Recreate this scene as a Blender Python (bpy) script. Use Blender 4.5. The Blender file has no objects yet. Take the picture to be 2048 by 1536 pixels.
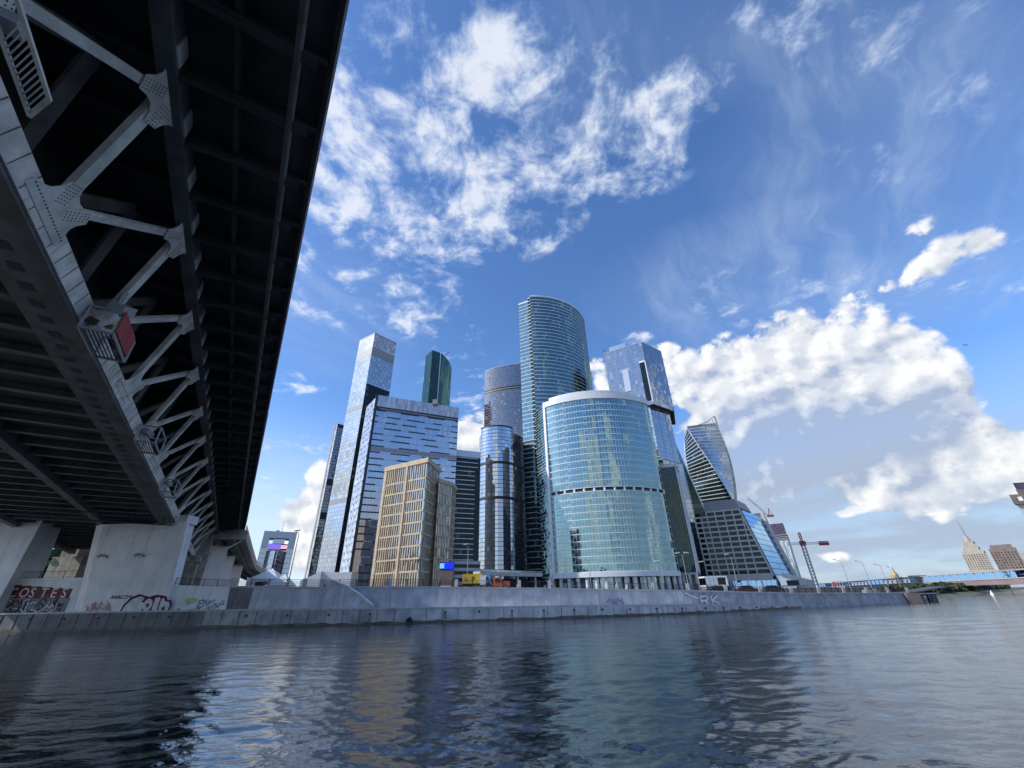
import bpy, math, random
import numpy as np
from mathutils import Vector
random.seed(7); RNG = np.random.default_rng(7)
R = math.radians
SC = bpy.context.scene
COL = SC.collection

# ------------------------------------------------------------------ camera
EYE = 3.2
PITCH, ROLL, FPX = R(27.8), R(1.2), 810.0
cam_data = bpy.data.cameras.new('camera'); cam = bpy.data.objects.new('camera', cam_data); COL.objects.link(cam)
cam_data.sensor_fit = 'HORIZONTAL'; cam_data.sensor_width = 36.0; cam_data.lens = 36.0*FPX/2048.0
cam_data.clip_start = 0.1; cam_data.clip_end = 20000
from mathutils import Matrix
cam.matrix_world = Matrix.Translation((0, 0, EYE)) @ Matrix.Rotation(R(90)+PITCH, 4, 'X') @ Matrix.Rotation(-ROLL, 4, 'Z')
SC.camera = cam

# ------------------------------------------------------------------ light
SUN_AZ, SUN_EL = -102.0, 35.0        # degrees right of the view direction, above the horizon
sd = bpy.data.lights.new('sun', 'SUN'); sd.energy = 3.0; sd.angle = R(0.6); sd.color = (1.0, 0.94, 0.87)
sun = bpy.data.objects.new('sun', sd); COL.objects.link(sun)
sdir = Vector((math.sin(R(SUN_AZ))*math.cos(R(SUN_EL)), math.cos(R(SUN_AZ))*math.cos(R(SUN_EL)), math.sin(R(SUN_EL))))
sun.rotation_euler = sdir.to_track_quat('Z', 'Y').to_euler()
SC.view_settings.view_transform = 'Standard'; SC.view_settings.look = 'None'
SC.view_settings.gamma = 1.0; SC.view_settings.use_curve_mapping = False
SC.view_settings.exposure = 0.40
try:
    SC.cycles.max_bounces = 7; SC.cycles.glossy_bounces = 5; SC.cycles.diffuse_bounces = 3
    SC.cycles.transparent_max_bounces = 4; SC.cycles.use_denoising = True
    SC.cycles.sample_clamp_indirect = 6.0
except Exception: pass

def direction(px, py):              # viewing direction of a point of the sky seen in the 2048 x 1536 photograph
    u, v = (px-1024)/FPX, -(py-768)/FPX
    c, s = math.cos(ROLL), math.sin(ROLL)
    x, y = c*u+s*v, -s*u+c*v
    d = Vector((x, math.cos(PITCH)-y*math.sin(PITCH), math.sin(PITCH)+y*math.cos(PITCH)))
    return d.normalized()

# ------------------------------------------------------------------ world: Nishita sky with procedural clouds
W = bpy.data.worlds.new('World'); SC.world = W; W.use_nodes = True
wt = W.node_tree; wt.nodes.clear()
class NT:
    def __init__(s, t): s.t = t
    def n(s, typ, **kw):
        nd = s.t.nodes.new(typ)
        for k, v in kw.items(): setattr(nd, k, v)
        return nd
    def put(s, sock, v):
        if hasattr(v, 'is_output') : s.t.links.new(v, sock)
        else: sock.default_value = v
    def m(s, op, a, b=None, c=None, clamp=False):
        nd = s.n('ShaderNodeMath', operation=op); nd.use_clamp = clamp
        for i, v in enumerate((a, b, c)):
            if v is not None: s.put(nd.inputs[i], v)
        return nd.outputs[0]
    def v(s, op, a, b=None):
        nd = s.n('ShaderNodeVectorMath', operation=op); s.put(nd.inputs[0], a)
        if b is not None: s.put(nd.inputs[1], b)
        return nd.outputs['Value'] if op in ('LENGTH', 'DOT_PRODUCT') else nd.outputs['Vector']
    def comb(s, x, y, z=0.0):
        nd = s.n('ShaderNodeCombineXYZ')
        for i, q in enumerate((x, y, z)): s.put(nd.inputs[i], q)
        return nd.outputs[0]
    def mr(s, val, a, b, c=0.0, d=1.0, smooth=True):
        nd = s.n('ShaderNodeMapRange'); nd.interpolation_type = 'SMOOTHSTEP' if smooth else 'LINEAR'; nd.clamp = True
        for i, q in enumerate((val, a, b, c, d)): s.put(nd.inputs[i], q)
        return nd.outputs[0]
    def noise(s, vec, scale, detail=6, rough=0.55, dist=0.0, lac=2.0):
        nd = s.n('ShaderNodeTexNoise'); nd.noise_dimensions = '2D'
        s.put(nd.inputs['Vector'], vec); nd.inputs['Scale'].default_value = scale; nd.inputs['Detail'].default_value = detail
        nd.inputs['Roughness'].default_value = rough; nd.inputs['Distortion'].default_value = dist; nd.inputs['Lacunarity'].default_value = lac
        return nd.outputs[0]
    def mix(s, f, a, b, blend='MIX'):
        nd = s.n('ShaderNodeMix'); nd.data_type = 'RGBA'; nd.blend_type = blend
        s.put(nd.inputs[0], f); s.put(nd.inputs[6], a); s.put(nd.inputs[7], b)
        return nd.outputs[2]
w = NT(wt)
sky = w.n('ShaderNodeTexSky'); sky.sky_type = 'NISHITA'; sky.sun_disc = False
sky.sun_elevation = R(SUN_EL); sky.sun_rotation = R(SUN_AZ); sky.altitude = 150; sky.air_density = 1.0; sky.dust_density = 0.6; sky.ozone_density = 2.0
hs = w.n('ShaderNodeHueSaturation'); hs.inputs['Saturation'].default_value = 1.12; hs.inputs['Value'].default_value = 1.0
wt.links.new(sky.outputs[0], hs.inputs['Color'])
skycol = w.mix(1.0, hs.outputs[0], (1.22, 1.42, 1.72, 1), 'MULTIPLY')
tc = w.n('ShaderNodeTexCoord')
nrm = w.v('NORMALIZE', tc.outputs['Generated'])
sp = w.n('ShaderNodeSeparateXYZ'); wt.links.new(nrm, sp.inputs[0])
X, Y, Z = sp.outputs[0], sp.outputs[1], w.m('MAXIMUM', sp.outputs[2], 0.0)
az_ = w.m('ARCTAN2', X, Y); el_ = w.m('ARCSINE', Z)
# high broken layer: flat sheet seen in perspective
zc = w.m('ADD', w.m('MAXIMUM', Z, 0.0), 0.06)
q = w.comb(w.m('DIVIDE', X, zc), w.m('DIVIDE', Y, zc), 0.0)
def q_of(px, py):
    d = direction(px, py); k = max(d.z, 0)+0.06
    return d.x/k, d.y/k
def blobs_px(vec, fn, lst):
    """soft union of discs in the sky, each given by centre, half extents and weight"""
    out = None
    for (cx, cy, rx, ry, wgt) in lst:
        c = fn(cx, cy); a = fn(cx+rx, cy); b = fn(cx, cy-ry)
        sx = 1.75*max(abs(a[0]-c[0]), 1e-3); sy = 1.75*max(abs(b[1]-c[1]), 1e-3)
        nd = w.n('ShaderNodeVectorMath', operation='MULTIPLY_ADD'); w.put(nd.inputs[0], vec)
        nd.inputs[1].default_value = (1/sx, 1/sy, 0); nd.inputs[2].default_value = (-c[0]/sx, -c[1]/sy, 0)
        r2 = w.v('DOT_PRODUCT', nd.outputs[0], nd.outputs[0])
        g = w.m('MULTIPLY_ADD', r2, -1.0, 1.0, clamp=True)
        out = w.m('MULTIPLY', g, wgt) if out is None else w.m('MULTIPLY_ADD', g, wgt, out)
    return out
HIGH = [(950, 280, 230, 150, 0.80), (700, 330, 130, 150, 0.76), (1190, 320, 130, 80, 0.95), (640, 180, 110, 110, 0.9), (900, 90, 200, 90, 0.62),
        (760, 420, 110, 80, 0.7), (980, 420, 130, 90, 0.75), (1340, 200, 80, 60, 0.6), (1450, 110, 110, 60, 0.6), (1590, 15, 110, 60, 0.75), (1100, 130, 110, 110, 0.55),
        (740, 590, 130, 70, 0.48), (640, 520, 60, 60, 0.55), (850, 610, 60, 50, 0.42), (880, 660, 60, 40, 0.4), (940, 800, 70, 60, 0.5), (830, 515, 45, 35, 0.45), (900, 530, 40, 30, 0.45),
        (1560, 590, 170, 60, 0.27), (1780, 300, 120, 90, 0.22), (1850, 120, 200, 90, 0.2), (590, 770, 40, 22, 0.7), (570, 890, 80, 25, 0.35), (560, 970, 70, 25, 0.35),
        (2000, 560, 130, 60, 0.35), (1300, 690, 40, 25, 0.55)]
mk = blobs_px(q, q_of, HIGH)
warp = w.n('ShaderNodeTexNoise'); warp.noise_dimensions = '2D'; wt.links.new(q, warp.inputs['Vector']); warp.inputs['Scale'].default_value = 4.0; warp.inputs['Detail'].default_value = 3
qw = w.v('ADD', q, w.v('MULTIPLY', w.v('SUBTRACT', warp.outputs['Color'], (0.5, 0.5, 0.5)), (0.16, 0.16, 0)))
n1 = w.noise(qw, 6.4, 7, 0.62)
n2 = w.noise(w.v('ADD', q, (7.3, 2.1, 0)), 15.0, 4, 0.62)
# the same broken layer goes on behind the camera
behind = w.mr(w.noise(w.v('ADD', q, (31.0, 5.0, 0)), 0.9, 3, 0.5), 0.44, 0.66, 0.0, 0.70)
behind = w.m('MULTIPLY', behind, w.mr(Y, 0.35, -0.1))
cov = w.m('MINIMUM', w.m('ADD', mk, behind), 1.25)
dens = w.m('ADD', w.m('MULTIPLY', cov, 0.50), w.m('ADD', w.m('MULTIPLY', w.m('SUBTRACT', n1, 0.5), 2.5), w.m('MULTIPLY', w.m('SUBTRACT', n2, 0.5), 1.1)))
hi = w.mr(dens, 0.14, 1.05)
hi = w.m('MULTIPLY', hi, w.mr(cov, 0.02, 0.3))
hcol = w.mix(w.mr(dens, 0.35, 1.0), (5.0, 6.0, 7.9, 1), (7.1, 7.4, 8.0, 1))
cirm = blobs_px(q, q_of, [(1560, 590, 240, 110, .9), (1800, 300, 230, 170, .8), (1960, 540, 160, 120, .9), (1750, 90, 260, 120, .7), (1250, 120, 160, 160, .5), (640, 640, 140, 120, .5)])
rot = w.comb(w.m('ADD', w.m('MULTIPLY', w.v('DOT_PRODUCT', qw, (0.80, -0.60, 0)), 7.0), 3.0), w.m('MULTIPLY', w.v('DOT_PRODUCT', qw, (0.60, 0.80, 0)), 1.5), 0.0)
cir = w.m('MULTIPLY', w.mr(w.noise(rot, 1.0, 6, 0.62), 0.40, 0.80), w.m('MINIMUM', cirm, 1.0))
c1 = w.mix(w.m('ADD', w.m('MULTIPLY', cir, 0.30), w.m('MULTIPLY', cirm, 0.10), clamp=True), skycol, (5.4, 6.3, 7.6, 1))
c1 = w.mix(w.m('MULTIPLY', hi, 0.80), c1, hcol)
# veil near the horizon
veil = w.mr(el_, R(24), R(2), 0.0, 0.97)
vn = w.noise(w.comb(w.m('MULTIPLY', az_, 2.0), w.m('MULTIPLY', el_, 9.0), 3.3), 2.4, 4, 0.6)
veil = w.m('MAXIMUM', veil, w.m('MULTIPLY', w.mr(el_, R(18), R(10.5)), w.mr(az_, 0.33, 0.52, 0.0, 0.97)))
veil = w.m('MULTIPLY', veil, w.mr(vn, 0.3, 0.62, 0.78, 1.0))
c1 = w.mix(veil, c1, w.mix(w.mr(az_, -0.45, 0.35), (5.6, 6.7, 8.0, 1), (3.25, 4.0, 5.2, 1)))
# low cumulus banks, in azimuth / elevation
ae = w.comb(az_, el_, 0.0)
def ae_of(px, py):
    d = direction(px, py); return math.atan2(d.x, d.y), math.asin(d.z)
CUM = [(1410, 760, 80, 65, .78), (1545, 760, 105, 90, .8), (1660, 720, 125, 90, .82), (1770, 780, 125, 85, .8), (1850, 740, 65, 65, .6), (1570, 850, 150, 65, .78), (1730, 850, 160, 60, .78), (1880, 820, 70, 55, .62), (1480, 880, 120, 65, .65),
       (1620, 920, 200, 50, .55), (1840, 955, 150, 45, .78), (1960, 920, 90, 55, .8), (2060, 900, 70, 60, .7), (1770, 985, 70, 28, .5), (1690, 1025, 28, 8, .6),
       (1725, 585, 45, 18, .30), (1825, 548, 75, 26, .45), (1920, 500, 80, 36, .52), (1990, 470, 50, 28, .48), (1800, 475, 80, 18, .42),
       (1612, 1098, 18, 14, .52), (1660, 1115, 30, 9, .40), (1560, 980, 130, 40, .42), (1850, 1010, 150, 30, .4),
       (660, 950, 35, 60, .8), (630, 1030, 50, 35, .75), (600, 1060, 40, 40, .7), (610, 1120, 40, 40, .7), (930, 880, 35, 22, .9), (960, 860, 40, 30, .7), (1188, 740, 18, 25, .7), (1325, 695, 25, 14, .65), (1240, 775, 40, 25, .6)]
mc = blobs_px(ae, ae_of, CUM)
bk = w.mr(w.noise(w.v('ADD', ae, (4.0, 9.0, 0)), 1.7, 3, 0.5), 0.45, 0.62, 0.0, 0.7)
bk = w.m('MULTIPLY', bk, w.m('MULTIPLY', w.mr(Y, 0.45, 0.0), w.mr(el_, R(34), R(16))))
mc = w.m('MINIMUM', w.m('ADD', mc, bk), 1.2)
aes = w.v('MULTIPLY', ae, (1.0, 1.25, 1.0))
def cdens(vec, det):
    a = w.noise(vec, 8.0, det, 0.58)
    vo = w.n('ShaderNodeTexVoronoi'); vo.voronoi_dimensions = '2D'; vo.feature = 'F1'; vo.inputs['Scale'].default_value = 23.0; vo.inputs['Detail'].default_value = 0.0
    w.put(vo.inputs['Vector'], w.v('ADD', vec, w.v('MULTIPLY', w.comb(a, a, 0.0), (0.13, 0.10, 0.0))))
    return w.m('ADD', w.m('MULTIPLY', w.m('SUBTRACT', a, 0.5), 1.9), w.m('MULTIPLY', w.m('SUBTRACT', 0.42, vo.outputs['Distance']), 0.36))
d0 = cdens(aes, 8); d1 = cdens(w.v('ADD', aes, (-0.016, 0.020, 0)), 5)
cd = w.m('ADD', w.m('MULTIPLY', mc, 0.95), d0)
ca = w.m('MULTIPLY', w.mr(cd, 0.33, 0.64), w.mr(mc, 0.03, 0.25))
relief = w.m('SUBTRACT', d0, d1)
# underside: mass lies above this point -> in its own shade
mc_up = blobs_px(w.v('ADD', ae, (-0.02, 0.075, 0)), ae_of, CUM[:7])
under = w.mr(w.m('SUBTRACT', mc_up, w.m('MULTIPLY', mc, 0.85)), -0.25, 0.55)
dark_base = blobs_px(ae, ae_of, [(1480, 860, 110, 45, .38), (1640, 880, 130, 50, .5), (1790, 870, 110, 40, .42), (1560, 960, 130, 60, .45), (1900, 985, 110, 25, .35), (1480, 960, 70, 60, .4)])
lit = w.m('SUBTRACT', w.m('ADD', w.m('SUBTRACT', 0.74, w.m('MULTIPLY', under, 0.38)), w.m('MULTIPLY', relief, 1.35)), dark_base, clamp=True)
ccol = w.mix(lit, (3.2, 3.85, 5.1, 1), (7.8, 7.8, 7.75, 1))
c2 = w.mix(w.m('MULTIPLY', ca, w.m('MULTIPLY_ADD', dark_base, -0.30, 0.95, clamp=True)), c1, ccol)
bg = w.n('ShaderNodeBackground'); wt.links.new(c2, bg.inputs[0]); bg.inputs[1].default_value = 0.1
wo = w.n('ShaderNodeOutputWorld'); wt.links.new(bg.outputs[0], wo.inputs[0])
W.cycles.sampling_method = 'MANUAL'; W.cycles.sample_map_resolution = 256

# ------------------------------------------------------------------ materials
MATS = {}
def mat(name):
    m = bpy.data.materials.new(name); m.use_nodes = True; m.node_tree.nodes.clear(); MATS[name] = m
    t = NT(m.node_tree); out = t.n('ShaderNodeOutputMaterial')
    return m, t, out
def noise3(t, scale, detail=4, rough=0.55, stretch=(1, 1, 1), coord='Object'):
    tcn = t.n('ShaderNodeTexCoord'); mp = t.n('ShaderNodeMapping'); mp.inputs['Scale'].default_value = stretch
    t.t.links.new(tcn.outputs[coord], mp.inputs[0])
    nd = t.n('ShaderNodeTexNoise'); nd.noise_dimensions = '3D'; t.t.links.new(mp.outputs[0], nd.inputs['Vector'])
    nd.inputs['Scale'].default_value = scale; nd.inputs['Detail'].default_value = detail; nd.inputs['Roughness'].default_value = rough
    return nd.outputs[0]
def paint(name, col, rough=0.6, var=0.18, scale=0.8, streak=0.0, metallic=0.0, spec=0.4, bump=0.0, stain=None, stretch=(1, 1, 1)):
    """matt surface with blotches and, if asked, rain streaks and stains"""
    m, t, out = mat(name)
    p = t.n('ShaderNodeBsdfPrincipled'); t.t.links.new(p.outputs[0], out.inputs[0])
    n = noise3(t, scale, 5, 0.6, stretch)
    f = t.mr(n, 0.3, 0.7)
    dk = tuple(c*(1-var) for c in col)+(1,); lt = tuple(min(1, c*(1+var)) for c in col)+(1,)
    c = t.mix(f, dk, lt)
    if streak:
        s = noise3(t, 1.0, 4, 0.6, (1.6, 1.6, 0.10))
        c = t.mix(t.mr(s, 0.52, 0.72, 0, streak), c, tuple(x*0.45 for x in col)+(1,))
    if stain:
        s = noise3(t, 0.35, 5, 0.65)
        c = t.mix(t.mr(s, 0.55, 0.75, 0, 0.7), c, tuple(stain)+(1,))
    t.put(p.inputs['Base Color'], c); p.inputs['Roughness'].default_value = rough; p.inputs['Metallic'].default_value = metallic
    p.inputs['Specular IOR Level'].default_value = spec
    if bump:
        b = t.n('ShaderNodeBump'); b.inputs['Strength'].default_value = bump; b.inputs['Distance'].default_value = 0.05
        t.put(b.inputs['Height'], noise3(t, scale*9, 4, 0.6)); t.t.links.new(b.outputs[0], p.inputs['Normal'])
    return m
def glass(name, dark, tint, refl=0.55, rough=0.02, blind=0.15, wav=0.02, blindcol=(0.35, 0.36, 0.34)):
    """coated facade glass: a mirror of the sky over a dark interior; every pane differs a little"""
    m, t, out = mat(name)
    g = t.n('ShaderNodeNewGeometry'); isl = g.outputs['Random Per Island']
    dif = t.n('ShaderNodeBsdfDiffuse')
    k = t.mr(isl, 1.0-blind, 1.0-blind+0.02)
    shade = t.mr(isl, 0.0, 1.0, 0.70, 1.30, smooth=False)
    base = t.mix(1.0, tuple(dark)+(1,), t.comb(shade, shade, shade), 'MULTIPLY')
    t.put(dif.inputs[0], t.mix(t.m('MULTIPLY', k, 0.75), base, tuple(blindcol)+(1,)))
    gl = t.n('ShaderNodeBsdfGlossy'); gl.inputs['Roughness'].default_value = rough
    t.put(gl.inputs['Color'], tuple(tint)+(1,))
    b = t.n('ShaderNodeBump'); b.inputs['Strength'].default_value = 1.0; b.inputs['Distance'].default_value = wav
    t.put(b.inputs['Height'], noise3(t, 0.32, 2, 0.5)); t.t.links.new(b.outputs[0], gl.inputs['Normal'])
    lw = t.n('ShaderNodeFresnel'); lw.inputs[0].default_value = 1.5
    fac = t.m('ADD', t.m('MULTIPLY', t.m('SUBTRACT', lw.outputs[0], 0.04), 1.0-refl), t.m('MULTIPLY', t.mr(isl, 0.0, 1.0, 0.94, 1.05, smooth=False), refl), clamp=True)
    fac = t.m('MULTIPLY', fac, t.mr(k, 0.0, 1.0, 1.0, 0.8))
    mx = t.n('ShaderNodeMixShader'); t.put(mx.inputs[0], fac); t.t.links.new(dif.outputs[0], mx.inputs[1]); t.t.links.new(gl.outputs[0], mx.inputs[2])
    t.t.links.new(mx.outputs[0], out.inputs[0])
    return m
def emit(name, col, strength):
    m, t, out = mat(name); e = t.n('ShaderNodeEmission'); e.inputs[0].default_value = tuple(col)+(1,); e.inputs[1].default_value = strength
    t.t.links.new(e.outputs[0], out.inputs[0]); return m

# ------------------------------------------------------------------ mesh builder
def V(*a): return np.array(a, float)
class MB:
    def __init__(s): s.v = []; s.f = []
    def quad(s, a, b, c, d):
        n = len(s.v); s.v += [tuple(a), tuple(b), tuple(c), tuple(d)]; s.f.append((n, n+1, n+2, n+3)); return s
    def poly(s, pts):
        n = len(s.v); s.v += [tuple(p) for p in pts]; s.f.append(tuple(range(n, n+len(pts)))); return s
    def hexa(s, p):      # 8 corners: bottom loop 0-3, top loop 4-7
        n = len(s.v); s.v += [tuple(q) for q in p]
        s.f += [(n+3, n+2, n+1, n), (n+4, n+5, n+6, n+7), (n, n+1, n+5, n+4), (n+1, n+2, n+6, n+5), (n+2, n+3, n+7, n+6), (n+3, n, n+4, n+7)]
        return s
    def box(s, x0, x1, y0, y1, z0, z1):
        return s.hexa([(x0, y0, z0), (x1, y0, z0), (x1, y1, z0), (x0, y1, z0), (x0, y0, z1), (x1, y0, z1), (x1, y1, z1), (x0, y1, z1)])
    def obox(s, o, u, v, wv, a, b, c):   # oriented box: ranges a,b,c along axes u,v,w
        o, u, v, wv = map(lambda q: np.array(q, float), (o, u, v, wv))
        P = lambda i, j, k: o+u*a[i]+v*b[j]+wv*c[k]
        return s.hexa([P(0,0,0), P(1,0,0), P(1,1,0), P(0,1,0), P(0,0,1), P(1,0,1), P(1,1,1), P(0,1,1)])
    def beam(s, p, q, wd, ht, up=(0, 0, 1)):
        p, q = np.array(p, float), np.array(q, float); d = q-p; L = np.linalg.norm(d); d = d/L
        sd = np.cross(d, np.array(up, float)); nn = np.linalg.norm(sd)
        if nn < 1e-4: sd = np.cross(d, V(1, 0, 0)); nn = np.linalg.norm(sd)
        sd /= nn; u = np.cross(sd, d)
        return s.obox(p, d, sd, u, (0, L), (-wd/2, wd/2), (-ht/2, ht/2))
    def tube(s, p, q, r0, r1=None, n=8):
        r1 = r0 if r1 is None else r1
        p, q = np.array(p, float), np.array(q, float); d = (q-p)/np.linalg.norm(q-p)
        a = np.cross(d, V(0, 0, 1));
        if np.linalg.norm(a) < 1e-3: a = V(1, 0, 0)
        a /= np.linalg.norm(a); b = np.cross(d, a); k = len(s.v)
        for c, r in ((p, r0), (q, r1)):
            for i in range(n):
                t = 2*math.pi*i/n; s.v.append(tuple(c+a*math.cos(t)*r+b*math.sin(t)*r))
        for i in range(n): s.f.append((k+i, k+(i+1) % n, k+n+(i+1) % n, k+n+i))
        s.f.append(tuple(range(k+n-1, k-1, -1))); s.f.append(tuple(range(k+n, k+2*n))); return s
    def prism(s, xy, z0, z1, cap=True):
        n = len(xy); k = len(s.v)
        zz0 = z0 if hasattr(z0, '__len__') else [z0]*n; zz1 = z1 if hasattr(z1, '__len__') else [z1]*n
        s.v += [(p[0], p[1], z) for p, z in zip(xy, zz0)]+[(p[0], p[1], z) for p, z in zip(xy, zz1)]
        for i in range(n): s.f.append((k+i, k+(i+1) % n, k+n+(i+1) % n, k+n+i))
        if cap: s.f.append(tuple(range(k+n-1, k-1, -1))); s.f.append(tuple(range(k+n, k+2*n)))
        return s
    def plate(s, pts, nvec, th):   # flat outline given thickness
        nv = np.array(nvec, float); n = len(pts); k = len(s.v)
        s.v += [tuple(np.array(p)-nv*th/2) for p in pts]+[tuple(np.array(p)+nv*th/2) for p in pts]
        for i in range(n): s.f.append((k+i, k+(i+1) % n, k+n+(i+1) % n, k+n+i))
        s.f.append(tuple(range(k+n-1, k-1, -1))); s.f.append(tuple(range(k+n, k+2*n))); return s
    def build(s, name, m, parent=None, kind=None, label=None, smooth=False):
        if not s.v: return None
        off = np.array(parent['_o']) if parent is not None else V(0, 0, 0)
        me = bpy.data.meshes.new(name)
        vv = (np.array(s.v)-off).tolist()
        me.from_pydata(vv, [], s.f); me.materials.append(MATS[m] if isinstance(m, str) else m); me.update()
        if smooth: me.shade_smooth()
        o = bpy.data.objects.new(name, me); COL.objects.link(o)
        if parent is not None: o.parent = parent; o['_o'] = list(off)
        else: o['_o'] = [0, 0, 0]
        if kind: o['kind'] = kind
        if label: o['label'] = label
        return o
def thing(name, loc, label, cat, group=None):
    o = bpy.data.objects.new(name, None); COL.objects.link(o); o.location = loc; o['_o'] = [float(x) for x in loc]
    o.empty_display_size = 0.5
    o['label'] = label; o['category'] = cat
    if group: o['group'] = group
    return o
def tag(o, label, cat, group=None):
    o['label'] = label; o['category'] = cat
    if group: o['group'] = group
    return o
def structure(o): o['kind'] = 'structure'; return o
def copy_tree(o, delta, parent=None):
    c = o.copy(); COL.objects.link(c); c.parent = parent
    if parent is None: c.location = Vector(o.location)+Vector(delta); c['_o'] = [a+b for a, b in zip(o['_o'], delta)]
    for ch in list(o.children): copy_tree(ch, delta, c)
    return c
def pol(azd, D): return (D*math.sin(R(azd)), D*math.cos(R(azd)))
def arc3(a, b, c, n):
    (ax, ay), (bx, by), (cx, cy) = a, b, c
    d = 2*(ax*(by-cy)+bx*(cy-ay)+cx*(ay-by))
    ux = ((ax*ax+ay*ay)*(by-cy)+(bx*bx+by*by)*(cy-ay)+(cx*cx+cy*cy)*(ay-by))/d
    uy = ((ax*ax+ay*ay)*(cx-bx)+(bx*bx+by*by)*(ax-cx)+(cx*cx+cy*cy)*(bx-ax))/d
    r = math.hypot(ax-ux, ay-uy)
    t0, t1, t2 = (math.atan2(p[1]-uy, p[0]-ux) for p in (a, b, c))
    def unwrap(t, ref):
        while t-ref > math.pi: t -= 2*math.pi
        while t-ref < -math.pi: t += 2*math.pi
        return t
    t1 = unwrap(t1, t0); t2 = unwrap(t2, t1)
    return [(ux+r*math.cos(t0+(t2-t0)*i/n), uy+r*math.sin(t0+(t2-t0)*i/n)) for i in range(n+1)]
def resample(path, n):
    P = np.array(path, float); seg = np.linalg.norm(np.diff(P, axis=0), axis=1); L = np.concatenate([[0], np.cumsum(seg)])
    t = np.linspace(0, L[-1], n+1); return [(float(np.interp(a, L, P[:, 0])), float(np.interp(a, L, P[:, 1]))) for a in t]
def plen(path): P = np.array(path, float); return float(np.linalg.norm(np.diff(P, axis=0), axis=1).sum())
def onorm(p, q): dx, dy = q[0]-p[0], q[1]-p[1]; L = math.hypot(dx, dy); return (dy/L, -dx/L)
def offset(path, o):
    out = []
    for i, p in enumerate(path):
        ns = []
        if i > 0: ns.append(onorm(path[i-1], p))
        if i < len(path)-1: ns.append(onorm(p, path[i+1]))
        nx = sum(a for a, _ in ns)/len(ns); ny = sum(b for _, b in ns)/len(ns); L = nx*nx+ny*ny
        out.append((p[0]+nx*o/L, p[1]+ny*o/L))
    return out
def strip(mb, path, z0, z1, out, inn=0.0):
    """solid band following a wall line, proud of it by out"""
    a = offset(path, out); b = offset(path, -inn) if inn else path
    for i in range(len(path)-1):
        mb.hexa([(a[i][0], a[i][1], z0), (a[i+1][0], a[i+1][1], z0), (b[i+1][0], b[i+1][1], z0), (b[i][0], b[i][1], z0),
                 (a[i][0], a[i][1], z1), (a[i+1][0], a[i+1][1], z1), (b[i+1][0], b[i+1][1], z1), (b[i][0], b[i][1], z1)])
    return mb
def pane_grid(mb, path, z0, z1, out=0.05, gap=0.06, gapz=0.05, tilt=0.004, split=1):
    """one row of panes, each leaning a little its own way"""
    for i in range(len(path)-1):
        p, q = path[i], path[i+1]; nx, ny = onorm(p, q); L = math.hypot(q[0]-p[0], q[1]-p[1]); tx, ty = (q[0]-p[0])/L, (q[1]-p[1])/L
        ta, tb = random.gauss(0, tilt), random.gauss(0, tilt)
        for k in range(split):
            za = z0+(z1-z0)*k/split+gapz/2; zb = z0+(z1-z0)*(k+1)/split-gapz/2
            pts = []
            for (s, z) in ((gap/2, za), (L-gap/2, za), (L-gap/2, zb), (gap/2, zb)):
                o = out+ta*(s-L/2)+tb*(z-(za+zb)/2)
                pts.append((p[0]+tx*s+nx*o, p[1]+ty*s+ny*o, z))
            mb.poly(pts)
def curtain(root, path, z0, z1, fl, pw, gm, fm='frame_dark', band=None, mull=None, tilt=0.004, rows=True, gap=0.06, skip=(), split=1, bandname='floor_band', out=0.06, shade=None, stagger=False):
    """curtain wall on a wall line: backing, panes, a band for every floor and mullions"""
    n = max(1, round(plen(path)/pw)); pp = resample(path, n)
    nf = max(1, round((z1-z0)/fl)); h = (z1-z0)/nf
    MB_ = MB(); strip(MB_, path if len(path) > 2 else pp[:1]+pp[-1:], z0, z1, 0.0, 0.3); MB_.build('facade_backing', fm, root)
    allp = MB()
    for k in range(nf):
        if k in skip: continue
        za, zb = z0+k*h, z0+(k+1)*h
        mb = MB() if rows else allp
        ppk = pp
        if stagger:
            off = (k % 3)/3.0; P0 = np.array(pp); ppk = [tuple(P0[0])]+[tuple(P0[i]*(1-off)+P0[i+1]*off) for i in range(n)]+[tuple(P0[-1])]
            ppk = [p for i, p in enumerate(ppk) if i == 0 or math.hypot(p[0]-ppk[i-1][0], p[1]-ppk[i-1][1]) > 0.05]
        pane_grid(mb, ppk, za, zb, out, gap, gap, tilt, split)
        if rows: mb.build('window_row', gm, root, kind='stuff')
    if not rows and allp.f: allp.build('glass_panes', gm, root, kind='stuff')
    if band:
        bm, bh, bo = band
        for k in range(nf+1):
            if k in skip or (k-1) in skip: continue
            strip(MB(), path, z0+k*h-bh/2, z0+k*h+bh/2, bo).build(bandname, bm, root)
    if mull:
        mm, mw, mo, every = mull
        mb = MB()
        for i in range(0, n+1, every):
            a = pp[max(i-1, 0)]; b = pp[min(i+1, n)]; nx, ny = onorm(a, b); tx, ty = -ny, nx
            mb.obox((pp[i][0], pp[i][1], 0), (tx, ty, 0), (nx, ny, 0), (0, 0, 1), (-mw/2, mw/2), (0, mo), (z0, z1))
        mb.build('mullions', mm, root, kind='stuff')
def core(root, poly, z0, z1, m='frame_dark', name='core'):
    return MB().prism(poly, z0, z1).build(name, m, root)
def inset(poly, d):
    c = np.mean(np.array(poly), axis=0); return [tuple(np.array(p)+(c-np.array(p))/np.linalg.norm(c-np.array(p))*d) for p in poly]
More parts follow.
